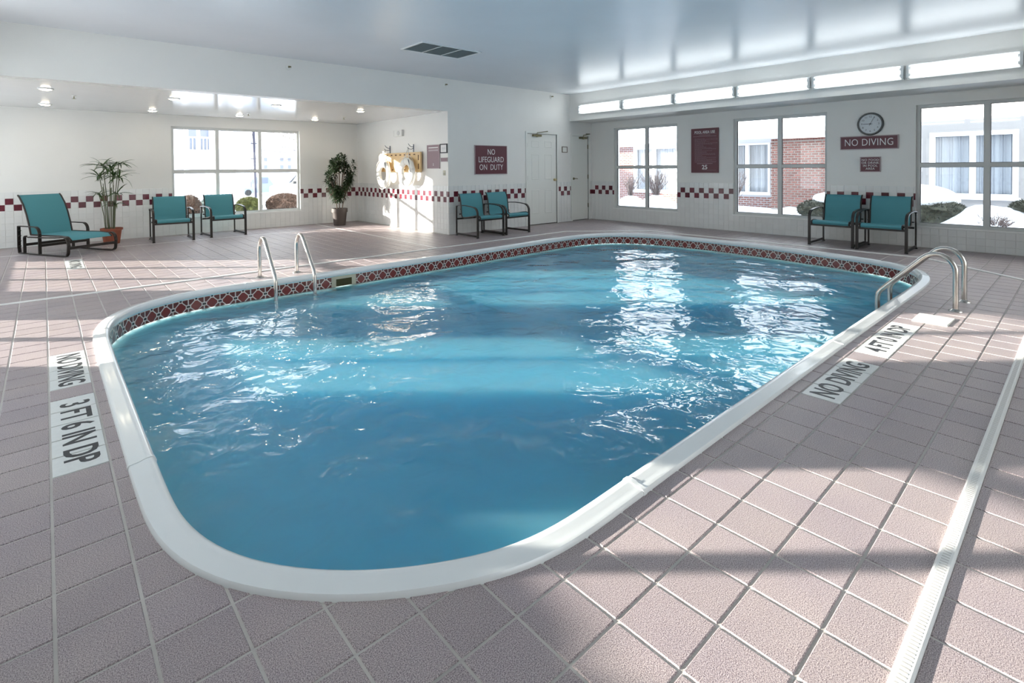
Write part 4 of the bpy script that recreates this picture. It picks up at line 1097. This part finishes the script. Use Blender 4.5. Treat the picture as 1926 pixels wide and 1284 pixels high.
# low snowy roof behind the brick part
MB().add([(14.2-BL.x, 4.38-BL.y, 2.0), (14.2-BL.x, 14-BL.y, 2.0), (19-BL.x, 14-BL.y, 4.2), (19-BL.x, 4.38-BL.y, 4.2), (14.2-BL.x, 4.38-BL.y, 2.1), (14.2-BL.x, 14-BL.y, 2.1), (19-BL.x, 14-BL.y, 4.3), (19-BL.x, 4.38-BL.y, 4.3)],
         [(0, 3, 2, 1), (4, 5, 6, 7), (0, 1, 5, 4), (1, 2, 6, 5), (2, 3, 7, 6), (3, 0, 4, 7)]).build('snowy_roof', m_snow, bl)
brm = MB().box(-.012, .012, -.066, .066, -.018, .018).mesh('brick', m_brick)
bp_, bh = .163, .0605
def brick_rows(X, y0, y1, z0, z1, single=True):
    mb = MB(); r = 0; z = z0
    while z+bh <= z1+.001:
        y = y0-(bp_/2 if r % 2 else 0)
        while y < y1-.01:
            a, b = max(y, y0), min(y+bp_-.031, y1)
            if b-a > .03:
                c = Vector((X-BL.x, (a+b)/2-BL.y, z+bh/2))
                if single and abs(b-a-(bp_-.031)) < 1e-4: inst('brick', brm, bl, (c.x+.004, c.y, c.z))
                else: mb.box(c.x-.012, c.x+.012, a-BL.y, b-BL.y, z+.012, z+bh-.012)
            y += bp_
        z += bh; r += 1
    return mb
brick_rows(14.52, 4.38, 5.76, .15, 1.93).build('brick_end_pieces', m_brick, bl, kind='stuff')
b2 = brick_rows(15.02, 10.52, 11.3, .15, 2.0, False)
for a, b, z0, z1 in ((5.76, 10.52, .1, .44),):
    m2 = brick_rows(15.02, a, b, z0, z1, False); b2.add(m2.v, m2.f)
m2 = brick_rows(14.52, -.2, .9, .15, 1.95, False); b2.add(m2.v, m2.f)
b2.build('far_brickwork', m_brick, bl, kind='stuff')
sc_ = MB(); y = 4.38
while y < 5.74: sc_.box(14.46-BL.x, 14.52-BL.x, y-BL.y, y+.055-BL.y, 1.935, 1.985); y += .065
sc_.build('soldier_course', m_brick, bl, kind='stuff')
def extwin(X, y0, y1, z0, z1, mid, fw_=.09):
    f = MB(); bb(f, X-.05, X+.1, y0, y0+fw_, z0, z1); bb(f, X-.05, X+.1, y1-fw_, y1, z0, z1); bb(f, X-.05, X+.1, y0+fw_, y1-fw_, z1-fw_, z1); bb(f, X-.05, X+.1, y0+fw_, y1-fw_, z0, z0+fw_)
    if mid: bb(f, X-.03, X+.1, mid-.05, mid+.05, z0+fw_, z1-fw_)
    bb(f, X-.09, X, y0-.03, y1+.03, z0-.03, z0+.03)
    fo = f.build('window', m_ext, bl)
    ed = [y0+fw_]+([mid-.05, mid+.05] if mid else [])+[y1-fw_]
    for k in range(0, len(ed), 2):
        p = MB(); p.add([(X+.05-BL.x, ed[k]-BL.y, z0+fw_), (X+.05-BL.x, ed[k+1]-BL.y, z0+fw_), (X+.05-BL.x, ed[k+1]-BL.y, z1-fw_), (X+.05-BL.x, ed[k]-BL.y, z1-fw_)], [(0, 1, 2, 3)]).build('pane', m_glass, fo, fix=False)
        c = MB(); N = 60; vs = []
        for i in range(N+1):
            y = ed[k]+(ed[k+1]-ed[k])*i/N; xx = X+.13-BL.x+.018*math.sin(i*.9+math.sin(i*.37)*2)
            vs += [(xx, y-BL.y, z0+fw_), (xx, y-BL.y, z1-fw_)]
        c.add(vs, [(2*i, 2*i+2, 2*i+3, 2*i+1) for i in range(N)]).build('curtain', m_curt, fo, smooth=True, fix=False)
    bb(MB(), X+.2, X+.25, y0, y1, z0, z1).build('room_dark', m_dglass, fo)
extwin(14.5, .98, 2.39, .57, 1.97, 1.68)
extwin(15.03, 5.98, 6.98, .49, 1.92, 6.62, .05)
extwin(15.03, 8.8, 10.45, .46, 1.92, 9.7, .06)

def blob(name, label, cat, c, r, mat, nleaf=900, snow=None, seed=1, lf=.05, sq=1.0):
    root = empty(name, label, cat, (c[0], c[1], max(0.0, c[2]-r[2])))
    L = root.location; lr = random.Random(seed); bm = bmesh.new(); bmesh.ops.create_icosphere(bm, subdivisions=4, radius=1)
    for v in bm.verts:
        k = 1+.16*noise.noise(v.co*3+Vector((seed, 0, 0)))+.08*noise.noise(v.co*9)
        q = [math.copysign(abs(x)**sq, x) for x in v.co]; v.co = Vector((c[0]+q[0]*r[0]*k-L.x, c[1]+q[1]*r[1]*k-L.y, c[2]+q[2]*r[2]*k-L.z))
    me = bpy.data.meshes.new('foliage_mass'); bm.to_mesh(me); bm.free(); me.materials.append(mat)
    o = bpy.data.objects.new('foliage_mass', me); C.objects.link(o); o.parent = root
    mb = MB()
    for k in range(nleaf):
        d = Vector((lr.gauss(0, 1), lr.gauss(0, 1), lr.gauss(0, 1))).normalized(); p = Vector((c[0]+d.x*r[0]-L.x, c[1]+d.y*r[1]-L.y, c[2]+d.z*r[2]-L.z))
        q = (d+Vector((lr.uniform(-.7, .7), lr.uniform(-.7, .7), lr.uniform(-.4, .8)))).normalized(); s_ = q.cross(Vector((lr.random(), lr.random(), lr.random()))).normalized()*lf*.16
        mb.add([p-s_, p+s_, p+q*lf], [(0, 1, 2)])
    mb.build('foliage', mat, root, kind='stuff', fix=False)
    if snow:
        sc, sr = snow; bm = bmesh.new(); bmesh.ops.create_icosphere(bm, subdivisions=4, radius=1)
        for v in bm.verts:
            k = 1+.10*noise.noise(v.co*2.2+Vector((seed, 5, 0))); v.co = Vector((sc[0]+v.co.x*sr[0]*k-L.x, sc[1]+v.co.y*sr[1]*k-L.y, sc[2]+v.co.z*sr[2]*k-L.z))
        me = bpy.data.meshes.new('snow_cap'); bm.to_mesh(me); bm.free(); me.materials.append(m_snow)
        for p in me.polygons: p.use_smooth = True
        o = bpy.data.objects.new('snow_cap', me); C.objects.link(o); o.parent = root
    return root
blob('evergreen_shrub', 'large dark evergreen shrub with a thick snow cap outside the right window', 'shrub', (12.2, 2.05, .34), (.45, .62, .33), m_bushd, 3500, ((12.3, 2.22, .62), (.5, .62, .30)), 3)
blob('evergreen_shrub', 'snow topped dark shrub behind the armchairs under the clock', 'shrub', (12.2, 3.75, .34), (.4, .50, .22), m_bushd, 2500, ((12.3, 3.6, .56), (.4, .40, .17)), 4)
blob('evergreen_shrub', 'dark evergreen shrub at the right edge of the right window', 'shrub', (12.8, .55, .52), (.35, .42, .14), m_bushd, 1500, None, 5)
blob('rounded_hedge', 'olive green rounded hedge outside the alcove window', 'hedge', (3.78, 14.0, .36), (.27, .30, .22), m_bushg, 4000, None, 6, .06)
blob('rounded_hedge', 'brown rounded hedge outside the right pane of the alcove window', 'hedge', (4.64, 14.0, .39), (.42, .34, .25), m_bushb, 5000, None, 7, .06)
blob('rounded_hedge', 'brown leafless bush between the two alcove armchairs outside', 'hedge', (2.42, 13.55, .40), (.19, .20, .27), m_bushb, 2500, None, 8, .09)
blob('rounded_hedge', 'grey green bush low behind the backlit armchair outside', 'hedge', (2.92, 13.95, .38), (.23, .20, .25), pr('grey_green_foliage', (0.10, 0.13, 0.12), .8, var=.3, vscale=15), 1500, None, 9, .04)
blob('sun_blocking_hedge', 'unseen hedge added outside the side windows to shade the near deck', 'hedge', (-2.9, 4.72, .38), (.35, .78, .68), m_bushg, 2500, None, 12, .05, .5)  # out of view; added and sized to block low sun through one window

def twigs(label, c, h, spread, n, seed, mat=m_twig, r=.008):
    root = empty('bare_shrub', label, 'shrub', c); lr = random.Random(seed); mb = MB()
    for k in range(n):
        az = lr.uniform(0, 2*math.pi); le = lr.uniform(.2, 1)*spread; hh = h*lr.uniform(.6, 1); p0 = Vector((lr.uniform(-.05, .05), lr.uniform(-.05, .05), 0))
        p1_ = p0+Vector((math.cos(az)*le*.35, math.sin(az)*le*.35, hh*.45)); p2_ = p0+Vector((math.cos(az)*le, math.sin(az)*le, hh))
        mb.tube([p0, p1_, p2_], r, 3, rf=lambda t: r*(1.2-.9*t))
        for q in range(3):
            a = p1_+(p2_-p1_)*lr.uniform(0, .8); b = a+Vector((lr.uniform(-1, 1), lr.uniform(-1, 1), 1.3)).normalized()*hh*lr.uniform(.15, .32); mb.tube([a, b], r*.5, 3)
    mb.build('branches', mat, root, kind='stuff', fix=False); return root
twigs('pink brown bare shrub beside the brick corner outside the far window', (13.4, 9.5, .35), .75, .38, 46, 1)
twigs('wide bare shrub in snow behind the right pane of the far window', (13.2, 8.45, .4), .80, .55, 80, 2)
twigs('pale bare shrub in front of the middle window curtain', (13.4, 6.25, .2), .95, .45, 80, 3)
twigs('small snow covered twiggy shrub under the right window', (11.5, 1.05, .16), .28, .30, 60, 4)

# street side, seen through the alcove window
gh = empty('gabled_house', 'white gabled house beyond the utility pole', 'building', (10.0, 38, 0))
MB().box(-.62, .62, 0, 4, 0, 2.95).build('wall', m_siding, gh)
MB().add([(-.8, -.3, 2.90), (.8, -.3, 2.90), (0, -.3, 3.38), (-.8, 4.2, 2.90), (.8, 4.2, 2.90), (0, 4.2, 3.38), (-.8, -.3, 2.80), (.8, -.3, 2.80), (-.8, 4.2, 2.80), (.8, 4.2, 2.80)], [(0, 1, 2), (0, 2, 5, 3), (1, 4, 5, 2), (6, 7, 1, 0), (6, 0, 3, 8), (7, 9, 4, 1), (3, 5, 4)]).build('roof', m_roof, gh)
MB().lathe([(.15, -.32), (.15, -.30)], 8, (0, 0, 3.05), 'y').build('round_vent', m_roof, gh)
ap = empty('apartment_block', 'long pale house with a grey roof behind the parked van', 'building', (15.4, 48, 0))
MB().box(-1.7, 1.6, 0, 6, 0, 3.0).build('wall', m_siding, ap)
MB().add([(-1.9, -.4, 3.0), (1.8, -.4, 3.0), (1.8, 6.4, 3.0), (-1.9, 6.4, 3.0), (-1.4, 3, 3.85), (.3, 3, 3.85)], [(0, 1, 5, 4), (1, 2, 5), (2, 3, 4, 5), (3, 0, 4), (0, 3, 2, 1)]).build('roof', m_roof, ap)
for k, (x, z) in enumerate(((-1.05, 2.15), (-1.05, 1.5), (.3, 2.15), (.3, 1.5), (.95, 2.15), (.95, 1.5))):
    fo = MB().box(x-.20, x+.20, -.05, 0, z-.2, z+.2).build('window', m_roof, ap); MB().box(x-.13, x+.13, -.07, -.05, z-.15, z+.15).build('pane', m_dglass, fo)
ut = empty('utility_pole', 'dark leaning utility pole seen through the alcove window', 'pole', (6.2, 22, 0))
MB().tube([(0, 0, 0), (-.02, 0, 1.5), (-.07, 0, 4.5)], .05, 10).build('post', m_pole, ut, smooth=True)
MB().tube([(-.16, 0, .6), (-.14, 0, 2.0), (-.08, 0, 2.9)], .008, 5).build('guy_wire', m_pole, ut)
for z in (1.2, 1.7, 2.3): MB().box(-.16, .10, -.02, .02, z, z+.03).build('bracket', m_pole, ut)
# porch wing: white columns, balcony and railing
pc = empty('porch', 'white columned porch with balcony and railing outside the alcove window', 'building', (4.0, 20, 0))
MB().box(-1.3, 1.0, .6, 2.6, 0, 4.2).build('wall', m_siding, pc)
MB().box(-.55, .5, -.2, .6, 1.75, 1.95).build('balcony_floor', m_ext, pc)
for x in (-.5, .45): MB().box(x-.06, x+.06, -.15, -.03, 0, 4.0).build('column', m_ext, pc)
for k in range(9): MB().box(-.42+k*.105-.012, -.42+k*.105+.012, -.12, -.09, 1.95, 2.35).build('baluster', m_ext, pc)
MB().box(-.45, .45, -.125, -.085, 2.35, 2.40).build('handrail', m_ext, pc)
for x in (-.2, .18): MB().box(x-.12, x+.12, .57, .6, 2.0, 2.7).build('window', m_dglass, pc)
MB().box(.95, 1.2, -.2, 2.6, 0, 2.8).build('corner_post', m_ext, pc)
MB().box(-1.15, -1.05, .55, .6, 1.0, 2.2).build('downpipe', m_roof, pc)
rl = empty('porch_railing', 'white railing in front of the porch outside the alcove window', 'railing', (3.8, 18, 0))
MB().box(-1.0, .9, -.03, .03, .76, .82).build('top_rail', m_ext, rl); MB().box(-1.0, .9, -.02, .02, .16, .20).build('bottom_rail', m_ext, rl)
for k in range(19): MB().box(-.98+k*.1035-.014, -.98+k*.1035+.014, -.014, .014, .2, .76).build('baluster', m_ext, rl)
# van
vn = empty('white_van', 'white van parked beyond the brown hedge', 'van', (6.2, 17, .12))
pts = [(-.86, .36), (-.84, .62), (-.62, .72), (-.50, .78), (-.30, 1.05), (.0, 1.10), (1.5, 1.10), (1.55, .36)]
vs = [(x, -.55, z) for x, z in pts]+[(x, .55, z) for x, z in pts]; n = len(pts)
MB().add(vs, [tuple(range(n)), tuple(range(2*n-1, n-1, -1))]+[(i, (i+1) % n, n+(i+1) % n, n+i) for i in range(n)]).build('body', m_van, vn)
for x0, x1 in ((-.28, .15), (.25, .75), (.85, 1.35)):
    MB().box(x0, x1, -.56, -.545, .76, 1.02).build('side_window', m_dglass, vn)
MB().add([(-.60, -.5, .74), (-.60, .5, .74), (-.34, .5, 1.02), (-.34, -.5, 1.02), (-.62, -.5, .75), (-.62, .5, .75), (-.36, .5, 1.03), (-.36, -.5, 1.03)], [(0, 1, 2, 3), (7, 6, 5, 4), (0, 4, 5, 1), (3, 2, 6, 7), (0, 3, 7, 4), (1, 5, 6, 2)]).build('windscreen', m_dglass, vn)
MB().box(-.50, -.42, -.64, -.55, .72, .80).build('wing_mirror', m_tyre, vn)
for x in (-.52, 1.15): MB().lathe([(.19, -.57), (.19, -.45)], 20, (x, 0, .2), 'y').build('wheel', m_tyre, vn)
sc2 = empty('parked_car', 'dark snow dusted car parked left of the white van', 'car', (7.45, 26, .1))
pts = [(-.9, .12), (-.9, .45), (-.5, .52), (-.3, .85), (.3, .85), (.55, .5), (.95, .42), (.95, .12)]
vs = [(x, -.4, z) for x, z in pts]+[(x, .4, z) for x, z in pts]; n = 8
MB().add(vs, [tuple(range(n)), tuple(range(2*n-1, n-1, -1))]+[(i, (i+1) % n, n+(i+1) % n, n+i) for i in range(n)]).build('body', pr('car_blue_grey', (.22, .27, .36), .3), sc2)
MB().box(-.35, .3, -.42, -.40, .55, .8).build('side_window', m_dglass, sc2)
for x in (-.55, .6): MB().lathe([(.14, -.42), (.14, -.3)], 16, (x, 0, .14), 'y').build('wheel', m_tyre, sc2)
tr = empty('bare_tree', 'thin bare tree branches at the top right of the alcove window', 'tree', (7.3, 20, 0)); lr = random.Random(21); mb = MB()
for k in range(26):
    a = Vector((lr.uniform(-.1, .1), 0, lr.uniform(1.6, 3.0))); b = a+Vector((lr.uniform(-1.3, -.3), lr.uniform(-.5, .5), lr.uniform(-.1, .9))); c = b+Vector((lr.uniform(-.5, 0), 0, lr.uniform(-.3, .2)))
    mb.tube([a, b, c], .008, 4)
mb.build('branches', m_twig, tr, kind='stuff', fix=False); MB().tube([(0, 0, 0), (0, 0, 1.8), (.05, 0, 3.6)], .07, 8).build('trunk', m_bark, tr)
